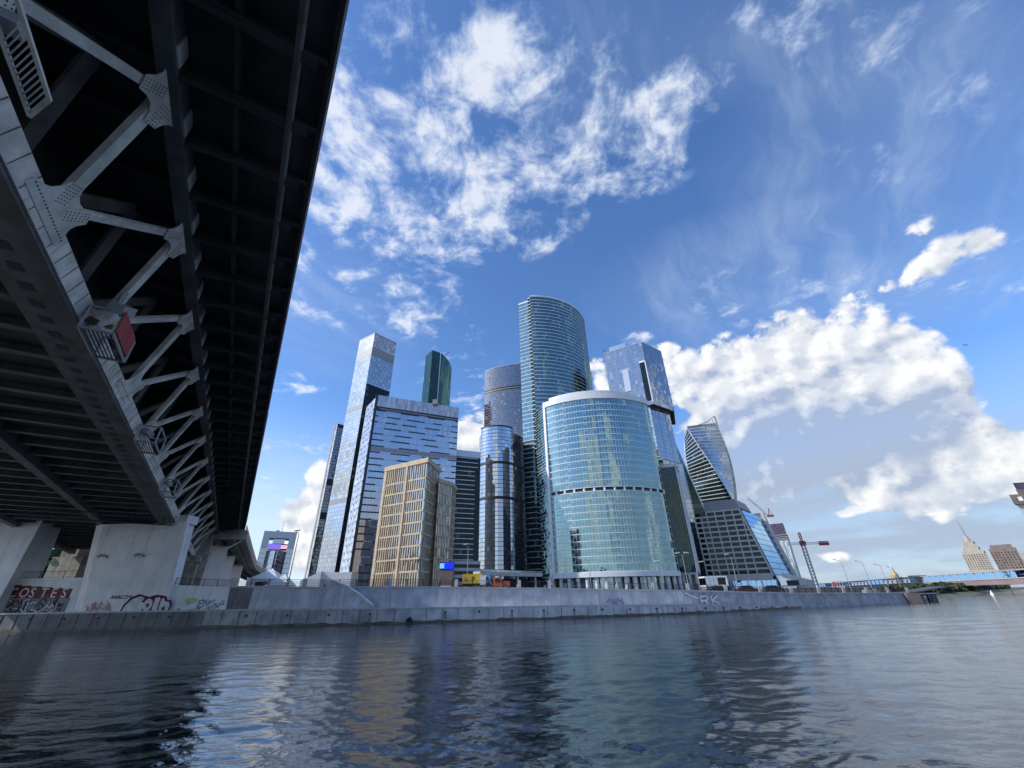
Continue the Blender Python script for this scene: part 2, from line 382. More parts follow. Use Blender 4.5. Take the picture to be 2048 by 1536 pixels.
def text_mesh(name, body, m, size, origin, ux, uz, parent=None, depth=0.02, bold=0.0, shear=0.0):
    cu = bpy.data.curves.new(name, 'FONT'); cu.body = body; cu.size = size; cu.extrude = depth/2; cu.offset = bold; cu.shear = shear; cu.resolution_u = 3
    ob = bpy.data.objects.new(name+'_tmp', cu); COL.objects.link(ob)
    dg = bpy.context.evaluated_depsgraph_get(); me = bpy.data.meshes.new_from_object(ob.evaluated_get(dg))
    bpy.data.objects.remove(ob)
    ux, uz = np.array(ux, float), np.array(uz, float); nn = np.cross(ux, uz); off = np.array(parent['_o']) if parent is not None else V(0, 0, 0)
    for vx in me.vertices:
        c = vx.co; vx.co = Vector(tuple(np.array(origin)-off+ux*c[0]+uz*c[1]+nn*c[2]))
    me.materials.clear(); me.materials.append(MATS[m])
    o = bpy.data.objects.new(name, me); COL.objects.link(o); o['_o'] = list(off)
    if parent is not None: o.parent = parent
    return o
def ribbon(mb, pts, wd, nvec, th=0.02):
    """brush stroke along a polyline lying on a wall"""
    nv = np.array(nvec, float)
    for a, b in zip(pts[:-1], pts[1:]):
        a, b = np.array(a, float), np.array(b, float); d = (b-a); L = np.linalg.norm(d)
        if L < 1e-4: continue
        d /= L; sd = np.cross(nv, d)
        mb.plate([a-d*wd*.4-sd*wd/2, b+d*wd*.4-sd*wd/2, b+d*wd*.4+sd*wd/2, a-d*wd*.4+sd*wd/2], nv, th*random.uniform(.7, 1.3))

# palette
paint('frame_dark', (0.035, 0.042, 0.05), 0.5)
paint('frame_white', (0.72, 0.74, 0.75), 0.5, 0.06)
paint('frame_grey', (0.30, 0.32, 0.34), 0.5, 0.08)
paint('line_teal', (0.66, 0.74, 0.74), 0.45, 0.06)
paint('concrete_pale', (0.50, 0.51, 0.52), 0.85, 0.12, 0.4, streak=0.5, bump=0.3)
paint('concrete_white', (0.76, 0.78, 0.80), 0.8, 0.12, 0.35, streak=0.38, bump=0.2, stain=(0.60, 0.60, 0.59))
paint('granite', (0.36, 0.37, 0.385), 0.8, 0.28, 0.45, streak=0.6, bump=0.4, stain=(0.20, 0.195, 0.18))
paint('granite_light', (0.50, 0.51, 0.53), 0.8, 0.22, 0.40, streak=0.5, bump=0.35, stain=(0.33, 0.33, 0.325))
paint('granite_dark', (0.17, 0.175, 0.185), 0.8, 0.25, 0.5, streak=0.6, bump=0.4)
paint('granite_wet', (0.10, 0.095, 0.075), 0.5, 0.35, 0.8, bump=0.3)
paint('granite_rust', (0.22, 0.19, 0.16), 0.8, 0.3, 1.5)
paint('coping', (0.46, 0.46, 0.46), 0.75, 0.15, 0.9, bump=0.3)
paint('old_concrete', (0.36, 0.345, 0.31), 0.9, 0.25, 0.5, streak=0.7, bump=0.4, stain=(0.12, 0.10, 0.085))
paint('tan_stone', (0.54, 0.44, 0.30), 0.7, 0.12, 0.5, streak=0.2)
paint('tan_dark', (0.30, 0.22, 0.14), 0.7, 0.15, 0.6)
paint('beige_panel', (0.58, 0.56, 0.51), 0.7, 0.10, 0.5, streak=0.2)
paint('grey_metal_cap', (0.26, 0.255, 0.25), 0.5, 0.10, 0.4, metallic=0.2, stretch=(3, 3, .2))
paint('asphalt', (0.055, 0.055, 0.058), 0.9, 0.2, 0.5, bump=0.3)
paint('bridge_white', (0.66, 0.68, 0.66), 0.6, 0.24, 0.7, streak=0.5, bump=0.2, stain=(0.34, 0.29, 0.23))
paint('bridge_dark', (0.125, 0.128, 0.130), 0.7, 0.3, 0.4, stain=(0.05, 0.042, 0.034))  # steel colour with the shade of the underside put into it
paint('bridge_black', (0.050, 0.052, 0.055), 0.8, 0.3, 0.4)  # near-black base: deep shade below the deck put into the colour
paint('bolt_rust', (0.10, 0.065, 0.042), 0.9, 0.3, 3.0)
paint('iron_black', (0.018, 0.018, 0.02), 0.45, 0.2, 2.0)
paint('red_paint', (0.34, 0.055, 0.06), 0.6, 0.2, 0.8)
paint('pink_rail', (0.33, 0.25, 0.27), 0.6, 0.2, 0.8)
paint('yellow_paint', (0.60, 0.40, 0.04), 0.45, 0.1, 0.8)
paint('orange_paint', (0.58, 0.12, 0.04), 0.45, 0.1, 0.8)
paint('blue_paint', (0.12, 0.35, 0.62), 0.45, 0.1, 0.8)
paint('white_paint', (0.78, 0.79, 0.80), 0.5, 0.06, 0.8)
paint('rubber', (0.02, 0.02, 0.02), 0.8)
paint('stone_warm', (0.40, 0.355, 0.30), 0.8, 0.12, 0.08)
paint('brick_brown', (0.21, 0.165, 0.145), 0.85, 0.2, 0.3)
paint('gold', (0.50, 0.38, 0.18), 0.6, 0.1, 0.5, metallic=0.3)
paint('canvas_white', (0.74, 0.76, 0.78), 0.7, 0.06, 0.3)
paint('net_purple', (0.085, 0.075, 0.12), 0.85, 0.3, 0.3)
paint('tag_black', (0.03, 0.03, 0.035), 0.8); paint('tag_white', (0.66, 0.68, 0.70), 0.8, 0.2, 1.5)
paint('tag_red', (0.17, 0.04, 0.04), 0.8, 0.5, 1.2); paint('car_red', (0.10, 0.018, 0.02), 0.3, 0.05); paint('tag_pink', (0.55, 0.27, 0.24), 0.8, 0.2); paint('tag_wine', (0.11, 0.018, 0.035), 0.8, 0.1)
paint('tag_green', (0.42, 0.58, 0.30), 0.8, 0.1); paint('tag_violet', (0.23, 0.24, 0.40), 0.8, 0.2); paint('tag_grey', (0.22, 0.24, 0.27), 0.8, 0.2)
paint('leaf_dark', (0.040, 0.062, 0.030), 0.7, 0.4, 0.3); paint('bark', (0.08, 0.06, 0.045), 0.9)
paint('grass_bank', (0.13, 0.14, 0.085), 0.9, 0.3, 0.1)
glass('glass_teal', (0.030, 0.066, 0.070), (0.45, 0.67, 0.69), 0.50, blind=0.10, blindcol=(0.26, 0.35, 0.36))
glass('glass_teal_deep', (0.028, 0.058, 0.062), (0.40, 0.60, 0.63), 0.42, blind=0.08, blindcol=(0.25, 0.33, 0.33))
glass('glass_blue', (0.15, 0.19, 0.25), (0.80, 0.86, 0.95), 0.60, blind=0.12)
glass('glass_bright', (0.17, 0.20, 0.23), (0.90, 0.95, 0.98), 0.52, blind=0.35, blindcol=(0.50, 0.53, 0.56))  # pale interior and many blinds stand in for reflected bright cloud
glass('glass_dark', (0.010, 0.016, 0.018), (0.36, 0.48, 0.50), 0.06, blind=0.06, blindcol=(0.14, 0.15, 0.15))
glass('glass_grey', (0.080, 0.083, 0.090), (0.56, 0.58, 0.62), 0.36, blind=0.04)
glass('glass_green', (0.010, 0.040, 0.036), (0.25, 0.50, 0.47), 0.22, blind=0.02)
glass('glass_deep', (0.010, 0.022, 0.020), (0.30, 0.44, 0.42), 0.10, blind=0.05, blindcol=(0.12, 0.14, 0.13))
glass('glass_warm', (0.09, 0.095, 0.095), (0.88, 0.90, 0.90), 0.50, blind=0.25, blindcol=(0.55, 0.52, 0.46))
glass('glass_sky', (0.02, 0.08, 0.16), (0.45, 0.72, 1.0), 0.7, blind=0.0)
glass('glass_steel', (0.10, 0.115, 0.135), (0.70, 0.77, 0.84), 0.46, blind=0.14, blindcol=(0.38, 0.41, 0.44))
glass('panel_white', (0.50, 0.52, 0.56), (0.8, 0.85, 0.95), 0.22, rough=0.15, blind=0.10, blindcol=(0.7, 0.72, 0.74))
emit('led_blue', (0.01, 0.03, 1.0), 1.3); emit('led_cyan', (0.15, 0.45, 1.0), 1.1)
emit('led_violet', (0.22, 0.16, 0.75), 0.9); emit('led_pink', (0.95, 0.55, 0.60), 0.9); emit('lamp_green', (0.35, 1.0, 0.75), 6.0)

# ------------------------------------------------------------------ water
def build_river():
    """one sheet; near the boat the waves are real, far out only the material ripples"""
    rng = np.random.default_rng(11)
    r = [5.0]
    while r[-1] < 330: r.append(r[-1]*1.0085)
    while r[-1] < 4200: r.append(r[-1]*1.06)
    r = np.array(r); th = np.radians(np.concatenate([np.arange(-88, -62, 2.0), np.arange(-62, 62, 0.16), np.arange(62, 88.1, 2.0)]))
    RR, TT = np.meshgrid(r, th, indexing='ij'); Xg = RR*np.sin(TT); Yg = RR*np.cos(TT)
    sp = np.maximum(np.gradient(r)[:, None]*np.ones_like(TT), RR*np.radians(0.16))
    Zg = np.zeros_like(Xg)
    for i in range(64):
        lam = 0.42*(7.5/0.42)**rng.random(); k = 2*math.pi/lam
        a = rng.normal(math.radians(84), 0.36 if lam > 2 else 0.75); amp = 0.0044*lam**0.80*rng.uniform(.5, 1.3)/ (1.0 if lam < 1.6 else (lam/1.6)**1.25)
        ph = rng.random()*6.283; fade = np.clip((lam/sp-2.5)/2.5, 0, 1)
        arg = k*(Xg*math.cos(a)+Yg*math.sin(a))+ph
        # wander so that crests are short and broken
        arg += 0.9*np.sin(0.21*Xg/lam**.5+0.17*Yg+ph*3)
        s = np.sin(arg); Zg += amp*fade*(s+0.28*np.sin(2*arg+1.3)*(lam < 3))
    pat = 0.75+0.35*np.sin(Xg*0.11+1.0+0.6*np.sin(Yg*.09))*np.sin(Yg*0.07+0.4*np.sin(Xg*.05))
    Zg *= pat
    nr, nt = Xg.shape
    verts = np.stack([Xg, Yg, Zg], -1).reshape(-1, 3)
    i, j = np.meshgrid(np.arange(nr-1), np.arange(nt-1), indexing='ij'); a = (i*nt+j).ravel()
    faces = np.stack([a, a+nt, a+nt+1, a+1], -1)
    # behind and beside the boat: a plain sheet a little lower
    n0 = len(verts)
    ext = np.array([(-4000, -400, -.06), (4000, -400, -.06), (4000, 12, -.06), (-4000, 12, -.06)])
    verts = np.concatenate([verts, ext]); faces = np.concatenate([faces, [[n0, n0+1, n0+2, n0+3]]])
    me = bpy.data.meshes.new('river'); me.vertices.add(len(verts)); me.vertices.foreach_set('co', verts.ravel().astype(np.float32))
    me.loops.add(faces.size); me.loops.foreach_set('vertex_index', faces.ravel().astype(np.int32))
    me.polygons.add(len(faces)); me.polygons.foreach_set('loop_start', np.arange(0, faces.size, 4, dtype=np.int32)); me.polygons.foreach_set('loop_total', np.full(len(faces), 4, dtype=np.int32))
    me.update(calc_edges=True); me.shade_smooth()
    o = bpy.data.objects.new('river', me); COL.objects.link(o); structure(o)
    m, t, out = mat('water')
    p = t.n('ShaderNodeBsdfPrincipled'); t.t.links.new(p.outputs[0], out.inputs[0])
    p.inputs['Base Color'].default_value = (0.014, 0.022, 0.021, 1); p.inputs['Roughness'].default_value = 0.06; p.inputs['IOR'].default_value = 2.1
    p.inputs['Specular IOR Level'].default_value = 0.6
    b = t.n('ShaderNodeBump'); b.inputs['Strength'].default_value = 1.0; b.inputs['Distance'].default_value = 0.030
    n1 = noise3(t, 1.5, 3, 0.55, (0.85, 1.7, 1)); n2 = noise3(t, 6.5, 3, 0.55, (0.8, 1.5, 1))
    t.put(b.inputs['Height'], t.m('ADD', n1, t.m('MULTIPLY', n2, 0.34))); t.t.links.new(b.outputs[0], p.inputs['Normal'])
    me.materials.append(m)
build_river()

# ------------------------------------------------------------------ ground and embankment
WL = [(-150, 74), (-90, 71.5), (-66, 70.2), (-47, 69.8), (-18.2, 70.2), (-16.4, 71.6), (5.4, 76.3), (33.4, 85.1), (50, 95), (62.3, 102.2)]   # foot of the low quay wall
WLT = [2.55, 2.5, 2.45, 2.4, 2.15, 2.1, 1.9, 1.5, 0.95, 0.5]
UW = [(-46.2, 72.9), (-32, 74.0), (-19, 74.8), (6, 80.3), (34, 89.6), (63, 103.6), (109, 127.5)]   # foot line of the high wall
UWT = [5.5, 5.1, 4.98, 4.35, 3.62, 2.7, 2.2]
def wall_of(name, pts, z0s, tops, thick, batter, m, parent=None, kind=None):
    mb = MB(); n = len(pts); back = offset(pts, -thick); foot = offset(pts, batter)
    for i in range(n-1):
        mb.hexa([(foot[i][0], foot[i][1], z0s), (foot[i+1][0], foot[i+1][1], z0s), (back[i+1][0], back[i+1][1], z0s), (back[i][0], back[i][1], z0s),
                 (pts[i][0], pts[i][1], tops[i]), (pts[i+1][0], pts[i+1][1], tops[i+1]), (back[i+1][0], back[i+1][1], tops[i+1]), (back[i][0], back[i][1], tops[i])])
    return mb.build(name, m, parent)
def quay_piece(idx, label, m):
    a, b = idx; pts = WL[a:b+1]; tops = WLT[a:b+1]
    t = thing('quay_wall', (pts[0][0], pts[0][1], 0), label, 'wall')
    wall_of('wall_body', pts, -1.5, tops, 3.2, 0.12, m, t)
    cp = MB(); f = offset(pts, 0.07); k = offset(pts, -0.75)
    for i in range(len(pts)-1):
        cp.hexa([(f[i][0], f[i][1], tops[i]-.16), (f[i+1][0], f[i+1][1], tops[i+1]-.16), (k[i+1][0], k[i+1][1], tops[i+1]-.16), (k[i][0], k[i][1], tops[i]-.16),
                 (f[i][0], f[i][1], tops[i]+.05), (f[i+1][0], f[i+1][1], tops[i+1]+.05), (k[i+1][0], k[i+1][1], tops[i+1]+.05), (k[i][0], k[i][1], tops[i]+.05)])
    cp.build('coping', 'coping', t)
    st = MB(); fo = offset(pts, 0.16)
    sp_ = resample(pts, int(plen(pts)/.7)); s0, s1 = offset(sp_, .16), offset(sp_, .135); hh = [.30+.05*math.sin(i*.37)+.05*math.sin(i*1.31)+random.uniform(-.07, .10) for i in range(len(sp_))]
    for i in range(len(sp_)-1): st.quad((*s0[i], -.3), (*s0[i+1], -.3), (*s1[i+1], hh[i+1]), (*s1[i], hh[i]))
    st.build('waterline_stain', 'granite_wet', t)
    # stone slabs: joints every few metres and one course line
    L = plen(pts); n = int(L/2.4); pp = resample(pts, n); jm = MB()
    for i in range(1, n):
        nx, ny = onorm(pp[i-1], pp[i]); z = float(np.interp(i/n, np.linspace(0, 1, len(tops)), tops))
        jm.obox((pp[i][0], pp[i][1], 0), (-ny, nx, 0), (nx, ny, 0), (0, 0, 1), (-.02, .02), (.0, .135), (0.2, z-.18))
    jm.build('slab_joints', 'granite_dark', t, kind='stuff')
    # mooring sockets
    n = int(L/5.2); pp = resample(pts, max(n, 1))
    for i in range(1, n):
        nx, ny = onorm(pp[i-1], pp[i]); z = float(np.interp(i/n, np.linspace(0, 1, len(tops)), tops))
        c = V(pp[i][0], pp[i][1], z*.66)
        so = MB().tube(c+V(nx, ny, 0)*.02, c+V(nx, ny, 0)*.17, .17, .15, 10).build('mooring_socket', 'iron_black', t)
        wd_r = random.uniform(.12, .3)
        if random.random() < .4: MB().quad(c+V(nx, ny, 0)*.135+V(-ny, nx, 0)*wd_r+V(0, 0, -z*.45), c+V(nx, ny, 0)*.135-V(-ny, nx, 0)*wd_r+V(0, 0, -z*.45), c+V(nx, ny, 0)*.07-V(-ny, nx, 0)*.1, c+V(nx, ny, 0)*.07+V(-ny, nx, 0)*.1).build('rust_run', 'granite_rust', so)
    return t
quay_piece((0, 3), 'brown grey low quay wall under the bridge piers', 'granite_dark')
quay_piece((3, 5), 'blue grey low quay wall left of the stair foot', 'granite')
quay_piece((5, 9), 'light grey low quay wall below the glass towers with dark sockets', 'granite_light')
# promenade on top of the low wall
mb = MB(); bk = [(p[0], p[1]+2.0) for p in offset(WL, -3.0)]
fr = offset(WL, -.7)
for i in range(len(WL)-1):
    mb.quad((fr[i][0], fr[i][1], WLT[i]+.004), (fr[i+1][0], fr[i+1][1], WLT[i+1]+.004), (bk[i+1][0], bk[i+1][1], WLT[i+1]+.02), (bk[i][0], bk[i][1], WLT[i]+.02))
structure(mb.build('quay_path', 'concrete_pale'))
def high_piece(a, b, m, label, frac=(0, 1)):
    pts = UW[a:b+1]; tops = UWT[a:b+1]
    t = thing('embankment_wall', (pts[0][0], pts[0][1], 0), label, 'wall')
    wall_of('wall_body', pts, 0.0, tops, 1.2, 0.38, m, t)
    f = offset(pts, 0.12); k = offset(pts, -.8); cp = MB()
    for i in range(len(pts)-1):
        cp.hexa([(f[i][0], f[i][1], tops[i]-.02), (f[i+1][0], f[i+1][1], tops[i+1]-.02), (k[i+1][0], k[i+1][1], tops[i+1]-.02), (k[i][0], k[i][1], tops[i]-.02),
                 (f[i][0], f[i][1], tops[i]+.26), (f[i+1][0], f[i+1][1], tops[i+1]+.26), (k[i+1][0], k[i+1][1], tops[i+1]+.26), (k[i][0], k[i][1], tops[i]+.26)])
    cp.build('coping', 'coping', t)
    L = plen(pts); n = int(L/3.1); pp = resample(pts, n); jm = MB()
    for i in range(1, n):
        nx, ny = onorm(pp[i-1], pp[i]); z = float(np.interp(i/n, np.linspace(0, 1, len(tops)), tops))
        o = lambda h: .38*(1-h/z)
        jm.hexa([(pp[i][0]+nx*(o(1)-.05)-ny*-.018, pp[i][1]+ny*(o(1)-.05)-nx*.018, 1), (pp[i][0]+nx*(o(1)-.05)-ny*.018, pp[i][1]+ny*(o(1)-.05)+nx*.018, 1),
                 (pp[i][0]+nx*(o(1)+.012)-ny*.018, pp[i][1]+ny*(o(1)+.012)+nx*.018, 1), (pp[i][0]+nx*(o(1)+.012)-ny*-.018, pp[i][1]+ny*(o(1)+.012)-nx*.018, 1),
                 (pp[i][0]-nx*.05-ny*-.018, pp[i][1]-ny*.05-nx*.018, z), (pp[i][0]-nx*.05-ny*.018, pp[i][1]-ny*.05+nx*.018, z),
                 (pp[i][0]+nx*.012-ny*.018, pp[i][1]+ny*.012+nx*.018, z), (pp[i][0]+nx*.012-ny*-.018, pp[i][1]+ny*.012-nx*.018, z)])
    jm.build('slab_joints', 'granite', t, kind='stuff')
    return t
UW.insert(1, (-42.6, 73.2)); UWT.insert(1, 5.42)
high_piece(0, 1, 'granite_dark', 'darker end of high embankment wall beside the bridge')  # darker tone on the stretch next to the bridge
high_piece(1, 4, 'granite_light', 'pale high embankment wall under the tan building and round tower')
high_piece(4, 5, 'granite_light', 'high embankment wall ending at the white painted letters')
high_piece(5, 7, 'granite', 'plain grey embankment wall running to the boat landing')
# streets behind the wall and land to the horizon
mb = MB(); a = offset(UW, -.6); n = len(UW)
far = [(p[0]*1.5, 190+abs(p[0])*.25) for p in UW]
for i in range(n-1):
    mb.quad((a[i][0], a[i][1], UWT[i]-.05), (a[i+1][0], a[i+1][1], UWT[i+1]-.05), (far[i+1][0], far[i+1][1], 4.6), (far[i][0], far[i][1], 4.6))
mb.quad((-46.8, 74, 5.4), (far[0][0], far[0][1], 4.6), (-400, 260, 4.6), (-200, 78, 5.4))
pts = [(-400, 260)]+far
for p, q_ in zip(pts[:-1], pts[1:]):
    L1, L2 = math.hypot(*p), math.hypot(*q_)
    mb.quad((p[0], p[1], 4.6), (q_[0], q_[1], 4.6), (q_[0]*5000/L2, q_[1]*5000/L2, 4.6), (p[0]*5000/L1, p[1]*5000/L1, 4.6))
structure(mb.build('ground', 'asphalt'))
# the bank beyond the landing: grassy slope, then land to the horizon
BK = [(111, 127), (148, 158), (225, 226.5), (377, 358.5), (634, 574), (2200, 1900)]
mb = MB(); tp = [(x-2-.008*x, y+3+.012*x, .9+min(1.5, .0015*x)) for x, y in BK]
for i in range(len(BK)-1): mb.quad((*BK[i], -.3), (*BK[i+1], -.3), tp[i+1], tp[i])
structure(mb.build('grass_bank', 'grass_bank'))
mb = MB(); fa = [(p[0]-1500*.5, p[1]+1500, 4.6) for p in tp]; fa[0] = (far[-1][0], far[-1][1], 4.6); fa[1] = (far[-1][0]+5, far[-1][1]+160, 4.6)
for i in range(len(BK)-1): mb.quad(tp[i], tp[i+1], fa[i+1], fa[i])
structure(mb.build('park_ground', 'grass_bank'))

# stair running down along the wall, with its sloping parapet
t = thing('quay_stair', (-29, 72.6, 2.2), 'stone stair down the embankment wall with pale sloping parapet', 'stair')
par = [(-30.6, 2.1), (-30.6, 6.15), (-29.6, 6.2), (-27.2, 5.3), (-25.0, 4.1), (-22.6, 2.5), (-22.2, 2.1)]
MB().plate([(x, 72.55, z) for x, z in par], (0, 1, 0), .5).build('parapet', 'granite_light', t)
cp = MB()
for (x0, z0), (x1, z1) in zip(par[2:-2], par[3:-1]): cp.beam((x0, 72.5, z0+.06), (x1, 72.5, z1+.06), .75, .16)
cp.build('parapet_coping', 'tag_white', t)
for i in range(16):
    x = -29.4+i*.43; MB().box(x, x+.43, 72.8, 74.2, 1.9, 5.3-i*.2).build('step', 'granite', t)

# railing on the wall
def railing(path, tops, label, stone_every, decor):
    t = thing('embankment_railing', (path[0][0], path[0][1], tops[0]), label, 'railing')
    L = plen(path); nb = int(L/2.6); pp = resample(path, nb)
    P = np.array(path); seg = np.concatenate([[0], np.cumsum(np.linalg.norm(np.diff(P, axis=0), axis=1))])
    zs = [float(np.interp(L*i/nb, seg, tops)) for i in range(nb+1)]
    for i in range(nb+1):
        x, y = pp[i]; z = zs[i]
        if i % stone_every == 0: MB().box(x-.28, x+.28, y-.22, y+.22, z, z+1.15).build('stone_post', 'coping', t)
        else: MB().box(x-.06, x+.06, y-.06, y+.06, z, z+1.12).build('iron_post', 'iron_black', t)
    for i in range(nb):
        a = V(pp[i][0], pp[i][1], zs[i]); b = V(pp[i+1][0], pp[i+1][1], zs[i+1]); mb = MB()
        up = V(0, 0, 1)
        mb.beam(a+up*1.0, b+up*1.0, .07, .06); mb.beam(a+up*.14, b+up*.14, .05, .05)
        if decor:
            mb.beam(a+up*.78, b+up*.78, .04, .04)
            for k in range(1, 12):
                p = a+(b-a)*k/12; mb.beam(p+up*.14, p+up*.78, .028, .028, (1, 0, 0))
                if k % 2:
                    for j in range(6):
                        t0, t1 = j*1.047, (j+1)*1.047; dd = (b-a)/np.linalg.norm(b-a)
                        mb.beam(p+up*(.46+.15*math.sin(t0))+dd*.15*math.cos(t0), p+up*(.46+.15*math.sin(t1))+dd*.15*math.cos(t1), .03, .03, (0, 1, 0))
        else:
            for k in range(1, 16):
                p = a+(b-a)*k/16; mb.beam(p+up*.14, p+up*1.0, .024, .024, (1, 0, 0))
        mb.build('railing_panel', 'iron_black', t)
    return t
def sub(path, tops, a, b): return [(p[0], p[1]) for p in offset(path, -.25)[a:b+1]], [z+.26 for z in tops[a:b+1]]
railing(*sub(UW, UWT, 0, 2), 'black iron railing with ring pattern beside the stair', 4, True)
railing(*sub(UW, UWT, 2, 4), 'black iron railing with stone posts below the tan building', 4, True)
railing(*sub(UW, UWT, 4, 5), 'dark railing in front of the round tower columns', 4, False)
railing(*sub(UW, UWT, 5, 7), 'dark railing above the plain grey wall towards the landing', 4, False)

# ------------------------------------------------------------------ steel bridge overhead
bd = V(*direction(452, 1254)); br = V(bd[1], -bd[0], 0); br /= np.linalg.norm(br); bn = np.cross(br, bd)
BO = V(0, 0, EYE)
def B(s, l, h): return BO+bd*s+br*l+bn*h       # along the bridge, to its right, above eye level
S0, S1 = -30.0, 138.0
BR = thing('steel_bridge', tuple(B(90, -26, -1)), 'dark steel truss road bridge overhead with pale lattice side', 'bridge')
def bbox(mb, s, l, h): return mb.obox(BO, bd, br, bn, s, l, h)
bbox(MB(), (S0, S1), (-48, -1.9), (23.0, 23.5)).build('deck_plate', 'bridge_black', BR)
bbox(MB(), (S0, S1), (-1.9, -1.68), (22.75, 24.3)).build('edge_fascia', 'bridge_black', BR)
PAN, T0, B0 = 9.3, 16.4, 11.3
def ltop(): return -7.95, 22.0
def lbot(): return -11.15, 16.45
MB().hexa([B(S0, -12.3, 15.75), B(S1, -12.3, 15.75), B(S1, -11.25, 15.7), B(S0, -11.25, 15.7), B(S0, -12.3, 16.75), B(S1, -12.3, 16.75), B(S1, -10.95, 16.75), B(S0, -10.95, 16.75)]).build('bottom_chord', 'bridge_white', BR)
bbox(MB(), (S0, S1), (-13.6, -11.35), (15.5, 15.68)).build('inner_flange', 'bridge_dark', BR)
bbox(MB(), (S0, S1), (-8.3, -7.55), (21.6, 22.95)).build('top_chord', 'bridge_dark', BR)
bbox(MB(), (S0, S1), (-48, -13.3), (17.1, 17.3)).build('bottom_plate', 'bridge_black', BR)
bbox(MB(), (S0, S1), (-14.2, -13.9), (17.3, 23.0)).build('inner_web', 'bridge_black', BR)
k = 0
s = S0
while s < S1-2:
    if s > -8:
        mb = MB()    # tapered cantilever rib under the footway
        p = [B(s-.09, -7.6, 21.7), B(s+.09, -7.6, 21.7), B(s+.09, -7.6, 23.0), B(s-.09, -7.6, 23.0)]
        q_ = [B(s-.09, -1.95, 22.55), B(s+.09, -1.95, 22.55), B(s+.09, -1.95, 23.0), B(s-.09, -1.95, 23.0)]
        mb.hexa([p[0], p[1], q_[1], q_[0], p[3], p[2], q_[2], q_[3]])
        bbox(mb, (s-.28, s+.28), (-7.5, -2.3), (22.1, 22.16))
        mb.build('cantilever_rib', 'bridge_black', BR)
        bbox(MB(), (s-1.35, s-.45), (-7.545, -7.47), (21.75, 22.9)).build('chord_plate', 'bridge_white', BR)
    mb = MB(); bbox(mb, (s-.12, s+.12), (-48, -13.4), (16.55, 17.1)); bbox(mb, (s-.3, s+.3), (-48, -13.4), (16.5, 16.56)); mb.build('cross_rib', 'bridge_dark', BR)
    mb = MB(); bbox(mb, (s-.12, s+.12), (-13.8, -8.3), (22.2, 23.0)); mb.build('floor_beam', 'bridge_black', BR)
    s += 3.48
bbox(MB(), (S0, S1), (-5.55, -5.35), (22.3, 22.95)).build('stringer', 'bridge_black', BR)
MB().tube(B(S0, -3.1, 22.2), B(S1, -3.1, 22.2), .17, .17, 10).build('service_pipe', 'bridge_dark', BR, smooth=False)
bbox(MB(), (S0, S1), (-22.6, -21.7), (15.9, 17.1)).build('long_beam', 'bridge_dark', BR)
bbox(MB(), (S0, S1), (-34.5, -33.6), (15.9, 17.1)).build('long_beam', 'bridge_dark', BR)
hol = MB()
for i in range(int((S1-S0)/1.55)):
    s = S0+i*1.55
    if s < -4: continue
    bbox(hol, (s-.33, s+.33), (-12.95, -12.4), (15.485, 15.502))
hol.build('lightening_holes', 'iron_black', BR, kind='stuff')  # flat black plates stand in for the dark inside cut openings
# web members in the sloping side plane
tl, th_ = ltop(); bl, bh = lbot()
wvec = V(0, 0, 0)+br*(tl-bl)+bn*(th_-bh); WLn = np.linalg.norm(wvec); wv = wvec/WLn; pn = np.cross(bd, wv)   # pn looks outwards
if pn @ br < 0: pn = -pn
def Pw(s, y, o=0.0): return B(s, bl, bh)+wv*y+pn*o
def bez(a, c, b, n=5): return [a*(1-t)**2+c*2*t*(1-t)+b*t*t for t in np.linspace(0, 1, n)]
def gusset(s, top):
    sg = -1 if top else 1; y0 = WLn if top else 0.0
    P2 = lambda x, y: np.array((s+x, y0+sg*y))
    out = []
    ang = math.atan2(WLn, PAN/2); u1 = np.array((-math.cos(ang), math.sin(ang))); u2 = np.array((math.cos(ang), math.sin(ang)))
    hw, ln = .34, 1.75
    p1 = np.array((-u1[1], u1[0])); p2 = np.array((-u2[1], u2[0]))
    A = u1*ln+p1*hw; A2 = u1*ln-p1*hw; C2 = u2*ln+p2*hw; C = u2*ln-p2*hw
    pts = bez(np.array((-1.9, .1)), np.array((-.95, .3)), A) + bez(A2, np.array((0, .85)), C2) + bez(C, np.array((.95, .3)), np.array((1.9, .1))) + [np.array((1.9, -.35)), np.array((-1.9, -.35))]
    mb = MB().plate([Pw(*P2(*p), .21) for p in pts], pn, .05)
    g = mb.build('gusset_plate', 'bridge_white', BR)
    if s < 62:
        bo = MB()
        for u, pp_ in ((u1, p1), (u2, p2)):
            for i in range(7):
                for j in range(4):
                    c = u*(.65+.17*i)+pp_*(-.23+.15*j); q2 = Pw(*P2(*c), .235)
                    bo.obox(q2, bd, wv, pn, (-.022, .022), (-.022, .022), (0, .02))
        for i in range(18):
            c = np.array((-1.75+i*.205, .0)); q2 = Pw(*P2(*c), .235); bo.obox(q2, bd, wv, pn, (-.03, .03), (-.03, .03), (0, .02))
        bo.build('bolt_rows', 'bolt_rust', g, kind='stuff')
nb = [B0+PAN*i for i in range(-3, 14)]; ntp = [T0+PAN*i for i in range(-3, 13)]
for s in nb:
    if s > S1: continue
    gusset(s, False)
    for st in (s-PAN/2+.35, s+PAN/2+.35):
        if st > S1-1: continue
        up = st > s
        m_ = MB().beam(Pw(s, .35), Pw(st, WLn-.35), .42 if up else .56, .28 if up else .32, pn)
        m_.build('diagonal', 'bridge_white', BR)
    # second lattice deeper inside, with lightening holes
    mb = MB().beam(B(s, -13.0, 17), B(s+PAN/2, -10.6, 22.2), .75, .2, pn); mb.beam(B(s, -13.0, 17), B(s-PAN/2, -10.6, 22.2), .75, .2, pn)
    mb.build('inner_diagonal', 'bridge_dark', BR)
for s in ntp:
    if s < S1-2: gusset(s, True)
